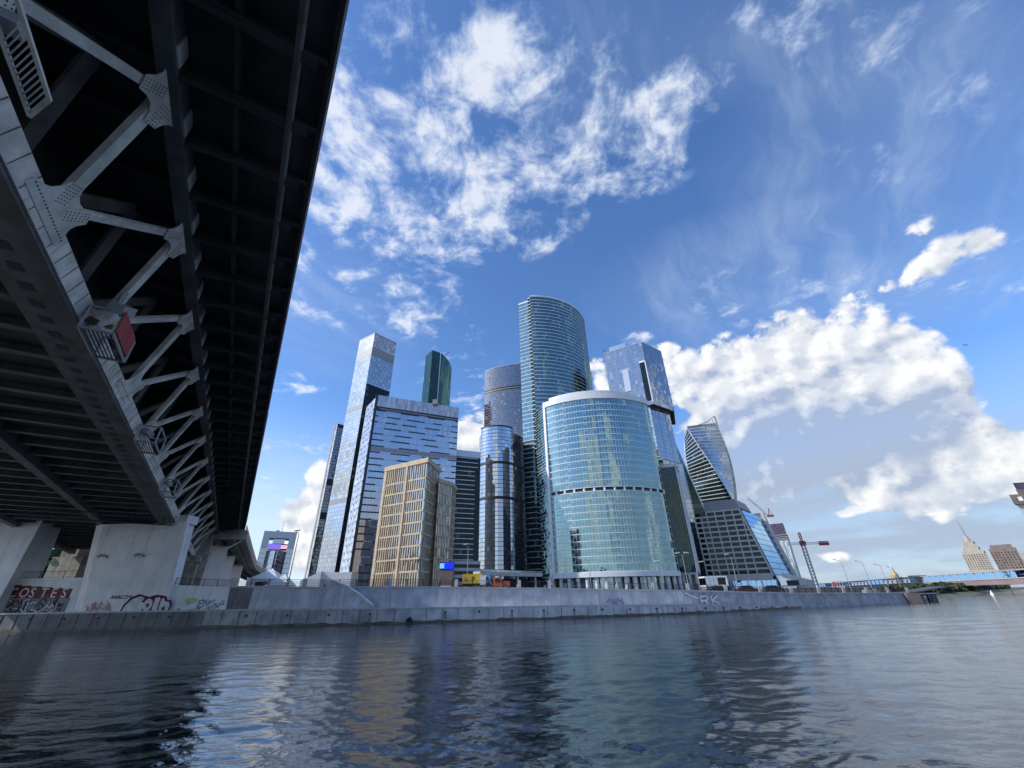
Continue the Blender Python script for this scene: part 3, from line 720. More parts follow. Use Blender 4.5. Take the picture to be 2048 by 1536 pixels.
bo = MB()
s = -2.0
while s < 70:
    for j in range(14): bbox(bo, (s-.03, s+.03), (-11.24+j*.021, -11.215+j*.021), (15.76+j*.07, 15.80+j*.07))
    s += 1.16
bo.build('rivet_rows', 'bolt_rust', BR, kind='stuff')
# lattice gantry rail at the pier head
mb = MB()
for i in range(26):
    l = -29+i*.7; mb.beam(B(86.3, l, 14.6), B(86.3, l+.7, 15.9), .07, .07); mb.beam(B(86.3, l+.7, 14.6), B(86.3, l, 15.9), .07, .07)
mb.beam(B(86.3, -29, 15.9), B(86.3, -11, 15.9), .2, .2); mb.beam(B(86.3, -29, 14.6), B(86.3, -11, 14.6), .2, .2)
mb.build('pier_gantry', 'bridge_black', BR)
# white end frame of the bridge
mb = MB(); bbox(mb, (138.2, 140), (-20, -.8), (20.6, 22.9)); bbox(mb, (138.2, 141), (-14, -8.2), (8, 20.6)); mb.build('end_frame', 'old_concrete', BR)
mb = MB(); mb.beam(B(139, -8.3, 15.5), B(139, -1.6, 20.5), .3, .3); mb.build('end_brace', 'bridge_white', BR)

# inspection cradles hanging round the bottom chord
def cradle(s, label, red):
    LC, HC = -10.2, 15.7; o = B(s, LC, HC); t = thing('inspection_cradle', tuple(o), label, 'work platform', 'inspection cradles under the bridge')
    def bar(mb, a, b, r=.055): mb.beam(B(s+a[0], LC+a[1], HC+a[2]), B(s+b[0], LC+b[1], HC+b[2]), r*2, r*2, (0.1, 0.3, 1))
    x, y0, y1, z0, z1 = 1.7, -.75, .75, -.7, .8
    mb = MB()
    for sx in (-x, x):
        for a, b in (((sx, y0, z0), (sx, y1, z0)), ((sx, y0, z1), (sx, y1, z1)), ((sx, y0, z0), (sx, y0, z1)), ((sx, y1, z0), (sx, y1, z1))): bar(mb, a, b)
    for y in (y0, y1):
        for z in (z0, z1): bar(mb, (-x, y, z), (x, y, z))
    mb.build('frame', 'frame_grey', t)
    g = MB()
    for i in range(9): yy = y0+(y1-y0)*i/8; bar(g, (-x, yy, z0), (x, yy, z0), .025)
    g.build('floor_grating', 'iron_black', t)
    if red:
        bd_ = MB(); bd_.plate([B(s+a, LC+y1+.1, HC+z) for a, z in ((-1.9, -.6), (1.2, -.6), (1.2, .85), (-1.9, .85))], br, .05); bd_.build('red_board', 'red_paint', t)
        h = MB(); bar(h, (-.9, y0, .3), (.2, y0-.2, .9), .2); bar(h, (.2, y0-.2, .9), (1.0, y0+.3, 1.2), .16); h.build('rust_bracket', 'bolt_rust', t)
        h = MB(); bar(h, (-1.4, .2, 1.1), (-1.4, .2, 2.4), .12); bar(h, (-1.9, .4, .9), (-.7, .6, 1.6), .3); h.build('winch', 'frame_grey', t)
    else:
        h = MB(); bar(h, (-1.0, y0+.3, .6), (.6, y0+.5, .7), .22); h.build('winch', 'frame_grey', t)
    return t
cradle(29.6, 'inspection cradle with a red board under the bridge', True)
cradle(48.5, 'middle inspection cradle without board on the pale bottom chord', False)
cradle(67.0, 'far inspection cradle closest to the white pier', False)
t = thing('maintenance_ladder', tuple(B(13.5, -8.6, 13.6)), 'pale hanging ladder with thin rungs at the near bridge end', 'ladder')
mb = MB(); a0, a1 = B(10.6, -9.15, 14.6), B(13.9, -9.2, 14.6); w_ = br*.68-bd*.95
mb.beam(a0, a1, .1, .1); mb.beam(a0+w_-bd*1.5, a1+w_, .1, .1); mb.beam(a1, a1+w_, .1, .1); mb.build('stile', 'bridge_white', t)
mb = MB()
for i in range(12): c = a0+(a1-a0)*(.3+i*.06); mb.beam(c, c+w_, .04, .04)
mb.build('rungs', 'bridge_white', t)
mb = MB(); mb.obox(a0, bd, br, bn, (.3, .8), (-.6, .4), (.1, .5)); mb.obox(a0, bd, br, bn, (-1.0, -.3), (-1.0, -.2), (.2, 1.0)); mb.build('hoist', 'frame_grey', t)

# ------------------------------------------------------------------ piers and walls under the bridge
t = thing('bridge_pier', (-61, 73, 2.4), 'white concrete bridge pier with bubble graffiti at its foot', 'pier')
zt = 15.4
f0, f1, f2 = (-66.9, 70.9), (-60.6, 70.55), (-53.9, 70.9)
mb = MB()
A0, A1 = (-67.0, 70.7, 2.2), (-69.4, 70.7, zt); C0, C1 = (-54.6, 71.6, 2.2), (-55.2, 70.75, zt); M0 = (-60.2, 70.7, 2.2); Q0, Q1 = (-69.0, 71.9, 2.2), (-71.6, 71.9, zt)
mb.poly([A0, M0, C1, A1]); mb.poly([M0, C0, C1]); mb.quad(Q0, A0, A1, Q1)
mb.quad(C0, (-56.4, 75.5, 2.2), (-57.2, 75.2, zt), C1); mb.quad((-70.5, 77, 2.2), Q0, Q1, (-73, 77, zt)); mb.poly([Q1, A1, C1, (-57.2, 75.2, zt), (-73, 77, zt)])
mb.quad((-56.4, 75.5, 2.2), (-70.5, 77, 2.2), (-73, 77, zt), (-57.2, 75.2, zt))
pr = mb.build('pier_body', 'concrete_white', t)
MB().box(-57.6, -55.5, 70.9, 73.5, zt-.02, zt+1.3).build('bearing_block', 'concrete_white', t)
for x in (-66.6, -60.6):    # broken lamp brackets on the face
    mb = MB(); mb.tube((x, 70.7, 10.4), (x-.5, 70.3, 10.6), .12, .1); mb.tube((x-.5, 70.3, 10.6), (x-.9, 70.25, 10.3), .2, .26); mb.tube((x+.3, 70.7, 10.2), (x+.25, 70.4, 10.4), .15, .12); mb.build('lamp_bracket', 'old_concrete', t)
t = thing('bridge_pier', (-84, 73, 2.4), 'white bridge pier cut by the picture edge under the bridge', 'pier')
mb = MB(); mb.hexa([(-96, 70.9, 2.2), (-80.6, 70.6, 2.2), (-82.0, 77, 2.2), (-96, 77, 2.2), (-96, 70.9, 16.6), (-79.9, 70.6, 16.2), (-83, 77, 16.2), (-96, 77, 16.6)]); mb.build('pier_body', 'concrete_white', t)
t = thing('retaining_wall', (-71, 73, 2.4), 'low white wall with red and white graffiti between the piers', 'wall')
MB().box(-83.0, -69.2, 72.6, 73.4, 2.2, 7.4).build('wall_body', 'concrete_white', t)
t2 = thing('retaining_wall', (-50, 72.6, 2.4), 'white wall right of the pier with tags along its foot', 'wall')
MB().hexa([(-54.8, 72.0, 2.2), (-45.9, 72.55, 2.2), (-46.2, 73.6, 2.2), (-54.8, 73.6, 2.2), (-55.2, 71.95, 6.0), (-46.3, 72.75, 5.5), (-46.3, 73.6, 5.5), (-55.2, 73.6, 6.0)]).build('wall_body', 'concrete_white', t2)
def plain_rail(a, b, label, n=4):
    t = thing('footway_railing', tuple(a), label, 'railing'); a, b = V(*a), V(*b); up = V(0, 0, 1)
    for i in range(n+1): p = a+(b-a)*i/n; MB().beam(p, p+up*1.1, .08, .08, (1, 0, 0)).build('post', 'iron_black', t)
    for i in range(n):
        p, q_ = a+(b-a)*i/n, a+(b-a)*(i+1)/n; mb = MB(); mb.beam(p+up*1.05, q_+up*1.05, .06, .06); mb.beam(p+up*.15, q_+up*.15, .05, .05)
        for k in range(1, 14): c = p+(q_-p)*k/14; mb.beam(c+up*.15, c+up*1.05, .02, .02, (1, 0, 0))
        mb.build('railing_panel', 'iron_black', t)
plain_rail((-55.0, 72.3, 6.0), (-46.3, 73.0, 5.5), 'thin black railing on the white wall beside the pier')
plain_rail((-82.4, 73.0, 7.4), (-70.5, 73.0, 7.4), 'thin black railing above the graffiti wall between piers', 3)
# abutment blocks in the shade behind
def block(name, pts, z0, z1, m, label, cat):
    t = thing(name, (pts[0][0], pts[0][1], z0), label, cat); MB().prism(pts, z0, z1).build('body', m, t); return t
tb = block('abutment', [(-106.5, 100), (-99.0, 99.6), (-99.0, 106), (-106.5, 106)], 4, 13.4, 'old_concrete', 'stained pale concrete abutment block seen between the two piers', 'abutment')
MB().box(-105.4, -101.5, 100.4, 105, 13.4, 15.2).build('bearing_block', 'old_concrete', tb)
tb = block('abutment', [tuple(B(132, -22, 0)[:2]), tuple(B(132, -9.5, 0)[:2]), tuple(B(138, -9.5, 0)[:2]), tuple(B(138, -22, 0)[:2])], 4, 12.3, 'old_concrete', 'stained concrete abutment under the far bridge end', 'abutment')
MB().prism([tuple(B(131.6, -17, 0)[:2]), tuple(B(131.6, -9.2, 0)[:2]), tuple(B(138, -9.2, 0)[:2]), tuple(B(138, -17, 0)[:2])], 12.3, 13.8).build('cap', 'old_concrete', tb)
# approach viaduct
t = thing('approach_viaduct', tuple(B(145, -3, 0)), 'concrete approach ramp with pink railing beyond the steel bridge', 'viaduct')
ctr = [(139.5, -9.2, -1.3), (175, -6.0, 1.6), (215, 0.0, 5.0), (250, 9.0, 12)]
for (s0, a0, b0), (s1, a1, b1) in zip(ctr[:-1], ctr[1:]):
    z0 = 21.6-(s0-139)*.012; z1 = 21.6-(s1-139)*.012
    MB().hexa([B(s0, a0-14, z0), B(s0, b0, z0), B(s1, b1, z1), B(s1, a1-14, z1), B(s0, a0-14, z0+1.8), B(s0, b0, z0+1.8), B(s1, b1, z1+1.8), B(s1, a1-14, z1+1.8)]).build('deck', 'old_concrete', t)
    for l in (-9, -6, -3): MB().hexa([B(s0, b0+l-.5, z0-1.1), B(s0, b0+l+.5, z0-1.1), B(s1, b1+l+.5, z1-1.1), B(s1, b1+l-.5, z1-1.1), B(s0, b0+l-.5, z0), B(s0, b0+l+.5, z0), B(s1, b1+l+.5, z1), B(s1, b1+l-.5, z1)]).build('girder', 'bridge_dark', t)
    mb = MB(); p, q_ = B(s0, b0-.2, z0+1.8), B(s1, b1-.2, z1+1.8); mb.beam(p+V(0, 0, 1.15), q_+V(0, 0, 1.15), .12, .12); mb.beam(p+V(0, 0, .3), q_+V(0, 0, .3), .1, .1)
    for i in range(22): c = p+(q_-p)*i/22; mb.beam(c, c+V(0, 0, 1.15), .1, .1, (1, 0, 0))
    mb.build('railing', 'pink_rail', t)
for s, l in ((152, -7.0), (172, -5.0), (196, -2)):
    mb = MB(); zz = float(B(s, l, 20.5)[2]); c = B(s, l, 0); mb.obox((c[0], c[1], 0), bd*V(1, 1, 0), br, (0, 0, 1), (-1, 1), (-5, 2.3), (4.5, zz)); mb.build('pier_wall', 'concrete_white', t)
# railing and a signal on the far deck edge
mb = MB(); p, q_ = B(60, -1.75, 24.3), B(138, -1.75, 24.3)
mb.beam(p+V(0, 0, 1), q_+V(0, 0, 1), .08, .08)
for i in range(40): c = p+(q_-p)*i/39; mb.beam(c, c+V(0, 0, 1.0), .06, .06, (1, 0, 0))
mb.build('deck_railing', 'pink_rail', BR)
# green lamp in the underpass and foliage it lights
t = thing('underpass_lamp', (-109.8, 99, 14), 'bright green white lamp shining under the bridge', 'lamp')
MB().obox((-109.8, 99, 15.2), (1, 0, -.2), (0, 1, 0), (.2, 0, 1), (-.9, .9), (-.15, .15), (-.2, .2)).build('lamp_glass', 'lamp_green', t)
MB().obox((-109.8, 99.1, 15.45), (1, 0, -.2), (0, 1, 0), (.2, 0, 1), (-1.0, 1.0), (-.2, .2), (-.02, .12)).build('housing', 'iron_black', t)
ld = bpy.data.lights.new('underpass_light', 'POINT'); ld.energy = 160; ld.color = (0.25, 1.0, 0.6); ld.shadow_soft_size = 0.4
lo = bpy.data.objects.new('underpass_light', ld); COL.objects.link(lo); lo.location = (-110.2, 100.5, 14.8)

# graffiti
nrm_ = (0, -1, 0)
tg = thing('graffiti', (-77, 72.5, 2.6), 'white block letters COSTES on red squares between piers', 'graffiti')
letters = 'COSTES'; x0, wdt = -81.9, 1.72
for i, ch in enumerate(letters):
    x = x0+i*wdt
    MB().box(x, x+wdt-.03, 72.57, 72.605, 4.55-.02*i, 6.5-.14*i).build('red_square', 'tag_red', tg)
    text_mesh('letter', ch, 'tag_white', 1.9, (x+.2, 72.56, 4.75-.04*i), (1, 0, 0), (0, 0, 1), tg, .02, .02)
tg = thing('graffiti', (-77, 72.5, 2.4), 'tangled white and black tag under the COSTES letters', 'graffiti')
MB().box(-82.0, -71.3, 72.575, 72.605, 2.45, 4.5).build('grey_fill', 'tag_grey', tg)
rr = random.Random(3)
for m_, n_, wd in (('tag_black', 16, .16), ('tag_white', 20, .13), ('tag_red', 5, .2)):
    mb = MB()
    for i in range(n_):
        x = -81.9+9.6*rr.random(); z = 2.6+.8*rr.random(); pts = [(x, 72.55, z)]
        for j in range(3): x += rr.uniform(-.5, .8); z = min(4.4, max(2.5, z+rr.uniform(-.7, 1.0))); pts.append((x, 72.55-.004*i, z))
        ribbon(mb, pts, wd, nrm_)
    mb.build('strokes', m_, tg, kind='stuff')
# bubble letters on the pier
tg = thing('graffiti', (-58, 70.5, 2.4), 'white bubble letters with dark red outline at the pier foot', 'graffiti')
def on_face(x, z, o): # the pier front
    y = max(70.7, 70.7+.1607*(x+60.2)-.0598*(z-2.2))
    return (x, y-.06-o, z)
def bubble(cx, cz, rx, rz, n=20): return [(cx+rx*math.cos(2*math.pi*i/n), cz+rz*math.sin(2*math.pi*i/n)) for i in range(n)]
outl = [(-60.9, 2.42), (-60.7, 3.3), (-60.0, 4.3), (-58.9, 4.75), (-57.9, 4.5), (-57.4, 4.35), (-56.6, 4.6), (-55.7, 4.55), (-55.0, 4.35), (-54.75, 3.9), (-54.2, 3.85), (-53.9, 3.2), (-54.1, 2.42)]
MB().plate([on_face(x, z, 0) for x, z in outl], nrm_, .03).build('outline', 'tag_wine', tg)
for pts in ([(-60.6, 2.46), (-60.3, 3.3), (-59.6, 4.1), (-58.6, 4.45), (-57.95, 4.2), (-58.2, 3.7), (-58.9, 3.55), (-59.1, 3.1), (-58.6, 2.85), (-58.0, 3.0), (-57.9, 2.46)],
            bubble(-57.25, 3.25, .62, .85), [(-56.5, 2.46), (-56.45, 4.15), (-56.0, 4.3), (-55.75, 4.2), (-55.8, 2.46)], [(-55.6, 2.46), (-55.55, 4.1), (-55.2, 4.15), (-55.0, 3.7), (-54.4, 3.6), (-54.15, 3.1), (-54.3, 2.46), (-54.7, 2.46), (-54.8, 3.0), (-55.1, 2.9), (-55.15, 2.46)]):
    MB().plate([on_face(x, z, .03) for x, z in pts], nrm_, .03).build('letter', 'tag_white', tg)
MB().plate([on_face(x, z, .05) for x, z in bubble(-57.25, 3.2, .16, .3, 10)], nrm_, .02).build('letter_eye', 'tag_wine', tg)
tg = thing('graffiti', (-64, 70.6, 2.4), 'faint pink scribbles low on the white pier', 'graffiti')
mb = MB()
for i in range(26):
    x = -66.6+4.2*rr.random(); z = 2.5+.8*rr.random(); pts = [on_face(x, z, 0)]
    for j in range(3): x += rr.uniform(-.35, .4); z = min(3.9, max(2.45, z+rr.uniform(-.6, .7))); pts.append(on_face(x, z, 0))
    ribbon(mb, pts, .07, nrm_)
mb.build('strokes', 'tag_pink', tg, kind='stuff')
text_mesh('small_tag', 'ANACON', 'tag_black', .75, on_face(-63.2, 4.15, 0), (1, 0, 0), (0, 0, 1), tg, .02)
tg = thing('graffiti', (-50, 72.2, 2.4), 'outlined grey tag ENS with a green cloud on the white wall', 'graffiti')
yw = lambda x, z: 72.0+(x+54.8)*.062+.05*(z-2.2)/3.6-.07
MB().plate([(x, yw(x, z), z) for x, z in bubble(-51.6, 3.75, .95, .38)], nrm_, .02).build('green_cloud', 'tag_green', tg)
text_mesh('letters', 'ENS', 'tag_grey', 1.5, (-50.4, yw(-49, 3)-.02, 2.75), (1, .1, 0), (0, 0, 1), tg, .02)
mb = MB()
for i in range(22):
    x = -53.0+6.3*rr.random(); z = 2.5+1.1*rr.random(); pts = [(x, yw(x, z)-.01, z)]
    for j in range(3): x = min(-46.3, x+rr.uniform(-.35, .45)); z = min(4.1, max(2.45, z+rr.uniform(-.5, .6))); pts.append((x, yw(x, z)-.01, z))
    ribbon(mb, pts, .07, nrm_)
mb.build('strokes', 'tag_grey', tg, kind='stuff')
# white letters on the high wall to the right
p_, q__ = np.array(UW[4]), np.array(UW[5]); tgt = np.array(UW[5])
tg = thing('graffiti', (36, 90, 1.5), 'big white letters with dark edge on the embankment wall', 'graffiti')
wd_ = (np.array(UW[6])-np.array(UW[5])); wd_ = wd_/np.linalg.norm(wd_); wn_ = np.array((wd_[1], -wd_[0]))
def on_wall(u, z, o=0.0): pp_ = np.array(UW[5])+wd_*u+wn_*(.36*(1-z/3.3)+.10+o); return (pp_[0], pp_[1], z)
nw = (wn_[0], wn_[1], 0)
for m_, wd, o in (('tag_grey', .52, 0), ('tag_white', .30, .03)):
    mb = MB()
    for st in ([(-1.2, 3.3), (.4, 2.7), (1.6, 2.45)], [(2.3, 1.25), (2.3, 2.7), (4.0, 2.75), (4.2, 2.3), (3.9, 2.0), (2.4, 1.95)], [(3.2, 1.95), (4.3, 1.25)], [(5.2, 1.2), (5.3, 2.7)], [(7.0, 2.75), (5.4, 1.95), (6.6, 1.6), (7.3, 1.15)]):
        ribbon(mb, [on_wall(u, z, o) for u, z in st], wd, nw)
    mb.build('strokes', m_, tg, kind='stuff')
tg = thing('graffiti', (16, 83, 1.6), 'faint violet scrawl on the pale embankment wall', 'graffiti')
wd2 = (np.array(UW[5])-np.array(UW[4])); wd2 /= np.linalg.norm(wd2); wn2 = np.array((wd2[1], -wd2[0])); mb = MB()
for i in range(22):
    u = 11+3.2*rr.random(); z = 1.9+.6*rr.random(); pts = []
    for j in range(4):
        c = np.array(UW[4])+wd2*u+wn2*(.38*(1-z/4)+.03); pts.append((c[0], c[1], z)); u += rr.uniform(-.3, .35); z = min(2.7, max(1.8, z+rr.uniform(-.4, .4)))
    ribbon(mb, pts, .09, (wn2[0], wn2[1], 0))
mb.build('strokes', 'tag_violet', tg, kind='stuff')

# ------------------------------------------------------------------ towers
GZ = 4.6
def tower(name, poly, label, cat='tower'):
    c = np.mean(np.array(poly), axis=0); return thing(name, (float(c[0]), float(c[1]), GZ), label, cat)

# K: low round teal tower on columns, with a white frame
Pk = arc3(pol(4.80, 249.5), pol(12.5, 240.5), pol(20.05, 262.5), 44)
L_, R_ = Pk[0], Pk[-1]; back = [pol(19.5, 300), pol(6.5, 296)]
K = tower('round_office_tower', [L_, R_]+back, 'teal glass round office tower with white frame standing on columns', 'tower')
core(K, offset(Pk, -.6)+back, 13.0, 119.0)
H_ = 4.05
zb0, zmid0, zmid1, ztop = 14.4, 56.6, 58.9, 115.2
inner = offset(Pk, -.45)
def sub_arc(path, a, b): n = len(path)-1; return path[int(a*n):int(b*n)+1]
curtain(K, Pk[1:], zb0, zmid0, (zmid0-zb0)/11, 1.78, 'glass_teal', band=('line_teal', .42, .22), mull=('line_teal', .09, .14, 1), tilt=.0035, split=2)
curtain(K, Pk[1:], zmid1, ztop, (ztop-zmid1)/14, 1.78, 'glass_teal', band=('line_teal', .42, .22), mull=('line_teal', .09, .14, 1), tilt=.0035, split=2)
strip(MB(), Pk[1:], zmid0, zmid1, -1.2, 2.0).build('recess_wall', 'frame_dark', K)
rp = resample(Pk, 13)
for p in rp[1:]: MB().tube((p[0], p[1]+.6, zmid0), (p[0], p[1]+.6, zmid1), .75, .75, 8).build('recess_column', 'concrete_white', K)
strip(MB(), Pk, 11.9, 14.3, .75, 1.0).build('base_band', 'frame_white', K)
strip(MB(), Pk, ztop, 118.9, .75, 1.0).build('roof_band', 'frame_white', K)
strip(MB(), Pk[:2], 11.9, 118.9, .95, 1.0).build('frame_post', 'frame_white', K)
roofp = offset(arc3(pol(5.4, 252), pol(12.5, 245), pol(19.4, 266), 30), -2.5)
strip(MB(), roofp, 118.5, 122.0, 0, .4).build('roof_screen', 'frame_grey', K)
strip(MB(), roofp, 122.0, 124.4, .3, .6).build('roof_ring', 'frame_white', K)
MB().prism(offset(Pk, -1)+back, 118.0, 118.8).build('roof', 'frame_grey', K)
cp = resample(Pk, 15)
for i in range(16): MB().tube((cp[i][0], cp[i][1]+1.5, GZ-.5), (cp[i][0], cp[i][1]+1.5, 12.2), 1.05, 1.05, 12).build('column', 'concrete_white', K)
lob = offset(Pk, -5.0)
curtain(K, lob, GZ, 12.0, 3.7, 2.2, 'glass_teal', band=('line_teal', .3, .1), mull=('line_teal', .12, .1, 2), tilt=.004)
MB().prism(offset(Pk, -.2)+back, 11.9, 12.4).build('soffit', 'frame_grey', K)
# flank of K, flat and finely lined
A, Bp = pol(3.40, 262.0), pol(4.80, 249.6)
curtain(K, [A, Bp], 9.0, 117.5, 2.02, 1.5, 'glass_teal_deep', band=('line_teal', .16, .08), tilt=.004, rows=False, bandname='flank_line')
core(K, [A, (Bp[0], Bp[1]+.4), back[1]], 9.0, 117.4, name='flank_core')
for f in (.2, .6): MB().tube((A[0]+(Bp[0]-A[0])*f, A[1]+(Bp[1]-A[1])*f, GZ), (A[0]+(Bp[0]-A[0])*f, A[1]+(Bp[1]-A[1])*f, 9.1), .8, .8, 10).build('column', 'concrete_white', K)

# J: tallest teal tower, curved front with a flat strip
ZJ = 269.6
Pj = arc3(pol(3.55, 318), pol(8.85, 328.5), pol(12.55, 372), 40)
A0, A1 = pol(1.48, 324.0), pol(3.15, 319.5)
J = tower('curved_skyscraper', [A0, Pj[0], Pj[-1], pol(8, 400), pol(2.5, 390)], 'tallest teal skyscraper with a curved front and stepped top')
core(J, [A0, A1]+offset(Pj, -.5)+[pol(9.5, 400), pol(2.3, 390)], GZ, ZJ-6)
curtain(J, Pj, 9, ZJ-1.0, 3.9, 2.1, 'glass_teal_deep', band=('line_teal', .55, .22), mull=('frame_dark', .12, .1, 1), tilt=.005, rows=False)
strip(MB(), Pj, ZJ-1, ZJ+.4, .5, 1).build('parapet', 'line_teal', J)
strip(MB(), offset(Pj, -3)[8:], ZJ-1, ZJ+1.6, 0, .5).build('roof_screen', 'frame_grey', J)
curtain(J, [A0, A1], 119.0, 263.5, 3.9, 2.0, 'glass_teal', band=('line_teal', .5, .25), mull=('frame_dark', .12, .1, 1), tilt=.005, rows=False)
curtain(J, [A0, A1], 9.0, 116.0, 3.9, 2.0, 'glass_teal', band=('line_teal', .5, .25), mull=('frame_dark', .12, .1, 1), tilt=.005, rows=False)
curtain(J, [A1, Pj[0]], 9.0, ZJ-2, 3.9, 1.4, 'glass_dark', band=('line_teal', .5, .12), tilt=.003, rows=False)
MB().box(A0[0]+.5, A1[0]-.5, A0[1]-.5, A0[1]+8, 116.0, 119.0).build('slot_wall', 'frame_dark', J)
strip(MB(), [A0, A1], 263.5, 265, .4, 2).build('parapet', 'line_teal', J)

# D: broad blue block with dark dashes
ZD = 111.4
Dl, Dm, Dr = pol(-21.65, 250.7), pol(-20.28, 229.9), pol(-8.3, 238.8)
Dt = tower('blue_office_block', [Dl, Dm, Dr], 'broad blue glass office block with dark dashes between floors', 'office block')
core(Dt, [Dl, Dm, Dr, pol(-9.5, 285), pol(-20, 292)], GZ, ZD-1)
nfD, fD = 26, (101.6-8)/26
curtain(Dt, [Dm, Dr], 8.0, 101.6, fD, 1.45, 'glass_blue', fm='frame_grey', mull=('frame_grey', .10, .08, 1), tilt=.004, rows=False)
curtain(Dt, [Dm, Dr], 104.2, ZD, 3.6, 1.45, 'panel_white', mull=('frame_grey', .10, .08, 1), tilt=.002, rows=False)
dv = np.array(Dr)-np.array(Dm); LD = np.linalg.norm(dv); du = dv/LD; dn = np.array((du[1], -du[0]))
def seg_on(base, u, nrm, a, b, z0, z1, out, name, m, root, inn=0.0):
    o = (base[0], base[1], 0); return MB().obox(o, (u[0], u[1], 0), (nrm[0], nrm[1], 0), (0, 0, 1), (a, b), (-inn, out), (z0, z1)).build(name, m, root)
rd = random.Random(5)
for k in range(1, nfD+1):
    z = 8.0+k*fD; x = rd.uniform(-6, 1)
    while x < LD-.2:
        w_ = rd.uniform(5, 12); a, b = max(.1, x), min(LD-.1, x+w_)
        if b-a > .8: seg_on(Dm, du, dn, a, b, z-.36, z+.36, .16, 'dark_louvre', 'frame_dark', Dt)
        x += w_; g_ = rd.uniform(3, 9); a, b = max(.1, x), min(LD-.1, x+g_)
        if b-a > .8: seg_on(Dm, du, dn, a, b, z-.16, z+.16, .26, 'light_ledge', 'panel_white', Dt)
        x += g_
seg_on(Dm, du, dn, 0.1, LD-.1, 101.6, 104.2, .1, 'plant_band', 'frame_dark', Dt); seg_on(Dm, du, dn, 2.0, LD-.1, 102.5, 103.1, .3, 'plant_ledge', 'frame_grey', Dt)
seg_on(Dm, du, dn, 0.1, LD-.1, 77.2, 79.4, .22, 'plant_band', 'frame_grey', Dt)
curtain(Dt, [Dl, Dm], 8.0, ZD, 3.6, 2.4, 'panel_white', fm='frame_grey', band=('frame_grey', .35, .1), tilt=.003, rows=False)
seg_on(Dm, du, dn, -1.3, .1, 6, ZD, .3, 'corner_column', 'frame_dark', Dt, 1.0)
dls = np.array(Dm)-np.array(Dl); LL = np.linalg.norm(dls); dlu = dls/LL; dln = np.array((dlu[1], -dlu[0])); mb = MB()
for k in range(28):
    z = 9+k*3.6
    for j in range(3): mb.obox((Dl[0], Dl[1], 0), (dlu[0], dlu[1], 0), (dln[0], dln[1], 0), (0, 0, 1), (3+j*6.2+(k % 2)*2, 4.3+j*6.2+(k % 2)*2), (.05, .16), (z+1.1, z+2.2))
mb.build('small_windows', 'glass_dark', Dt, kind='stuff')
MB().box(Dm[0]+30, Dm[0]+33, Dm[1]+12, Dm[1]+15, ZD-1, ZD+2.2).build('roof_unit', 'frame_grey', Dt)

# G: dark slab with white lines, right of D
Gl, Gr = pol(-8.7, 241.5), pol(-4.85, 246)
G = tower('dark_lined_slab', [Gl, Gr, pol(-6, 280)], 'dark glass slab with thin white lines beside the blue block', 'office block')
core(G, [Gl, Gr, pol(-5.2, 285), pol(-8.7, 285)], GZ, 84.5)
curtain(G, [Gl, Gr], 22.0, 80.5, 2.75, 1.8, 'glass_dark', band=None, mull=('frame_dark', .10, .05, 1), tilt=.004, rows=False)
gd = np.array(Gr)-np.array(Gl); LG = np.linalg.norm(gd); gu = gd/LG; gn = np.array((gu[1], -gu[0]))
for k in range(22):
    seg_on(Gl, gu, gn, .1, LG-(3.2 if k < 19 else 1.5), 22+k*2.75-.17, 22+k*2.75+.17, .45, 'white_line', 'white_paint', G)
seg_on(Gl, gu, gn, 0, LG, 80.5, 84.5, .1, 'top_panel', 'panel_white', G)
for k in range(5): seg_on(Gl, gu, gn, -3, LG+1, GZ+k*3.4+1.6, GZ+k*3.4+3.2, .9, 'podium_band', 'concrete_pale', G)
seg_on(Gl, gu, gn, -3, LG+1, GZ, 21.5, .2, 'podium_glass', 'glass_dark', G)

# C: tall blue-white tower; bright upper and dark lower reflections put into glass colours
ZC = 297.7
Cl, Cm, Cr = pol(-24.2, 474), pol(-22.2, 450), pol(-18.75, 465)
C_ = tower('white_blue_skyscraper', [Cl, Cm, Cr], 'slender pale blue skyscraper with brick pattern glass and slanted top')
Ct = [pol(-24.55, 474.5), pol(-22.45, 450), pol(-19.35, 464.2)]
def lerp2(a, b, f): return (a[0]+(b[0]-a[0])*f, a[1]+(b[1]-a[1])*f)
core(C_, [Cl, Cm, Cr, pol(-19, 505), pol(-23, 512)], GZ, ZC-5)
for (z0, z1, g) in ((GZ, 92, 'glass_blue'), (97, 196, 'glass_bright'), (202, 267, 'glass_bright'), (279, ZC, 'panel_white')):
    curtain(C_, [Cl, Cm], z0, z1, 4.0, 4.4, g, fm='frame_grey', band=('frame_grey', .5, .1), tilt=.010, rows=False, gap=.3, stagger=True)
for z0, z1 in ((92, 97), (196, 202), (267, 279)):
    strip(MB(), [Cl, Cm], z0, z1, .15, .5).build('plant_band', 'frame_grey', C_)
for (z0, z1, g) in ((228, 267, 'glass_bright'), (279, ZC, 'panel_white')):
    curtain(C_, [Cm, Cr], z0, z1, 4.0, 4.4, g, fm='frame_grey', band=('frame_grey', .5, .1), tilt=.012, rows=False, gap=.35, stagger=True)
strip(MB(), [Cm, Cr], 267, 279, .15, .5).build('plant_band', 'frame_grey', C_)
curtain(C_, [Cm, Cr], GZ, 228, 4.0, 3.4, 'glass_dark', band=('frame_dark', .4, .1), tilt=.02, rows=False, gap=.3, stagger=True)  # dark glass stands in for the reflection of a dark neighbour
strip(MB(), [Cl, Cm, Cr], ZC, ZC+1.5, .3, 1.0).build('parapet', 'frame_grey', C_)

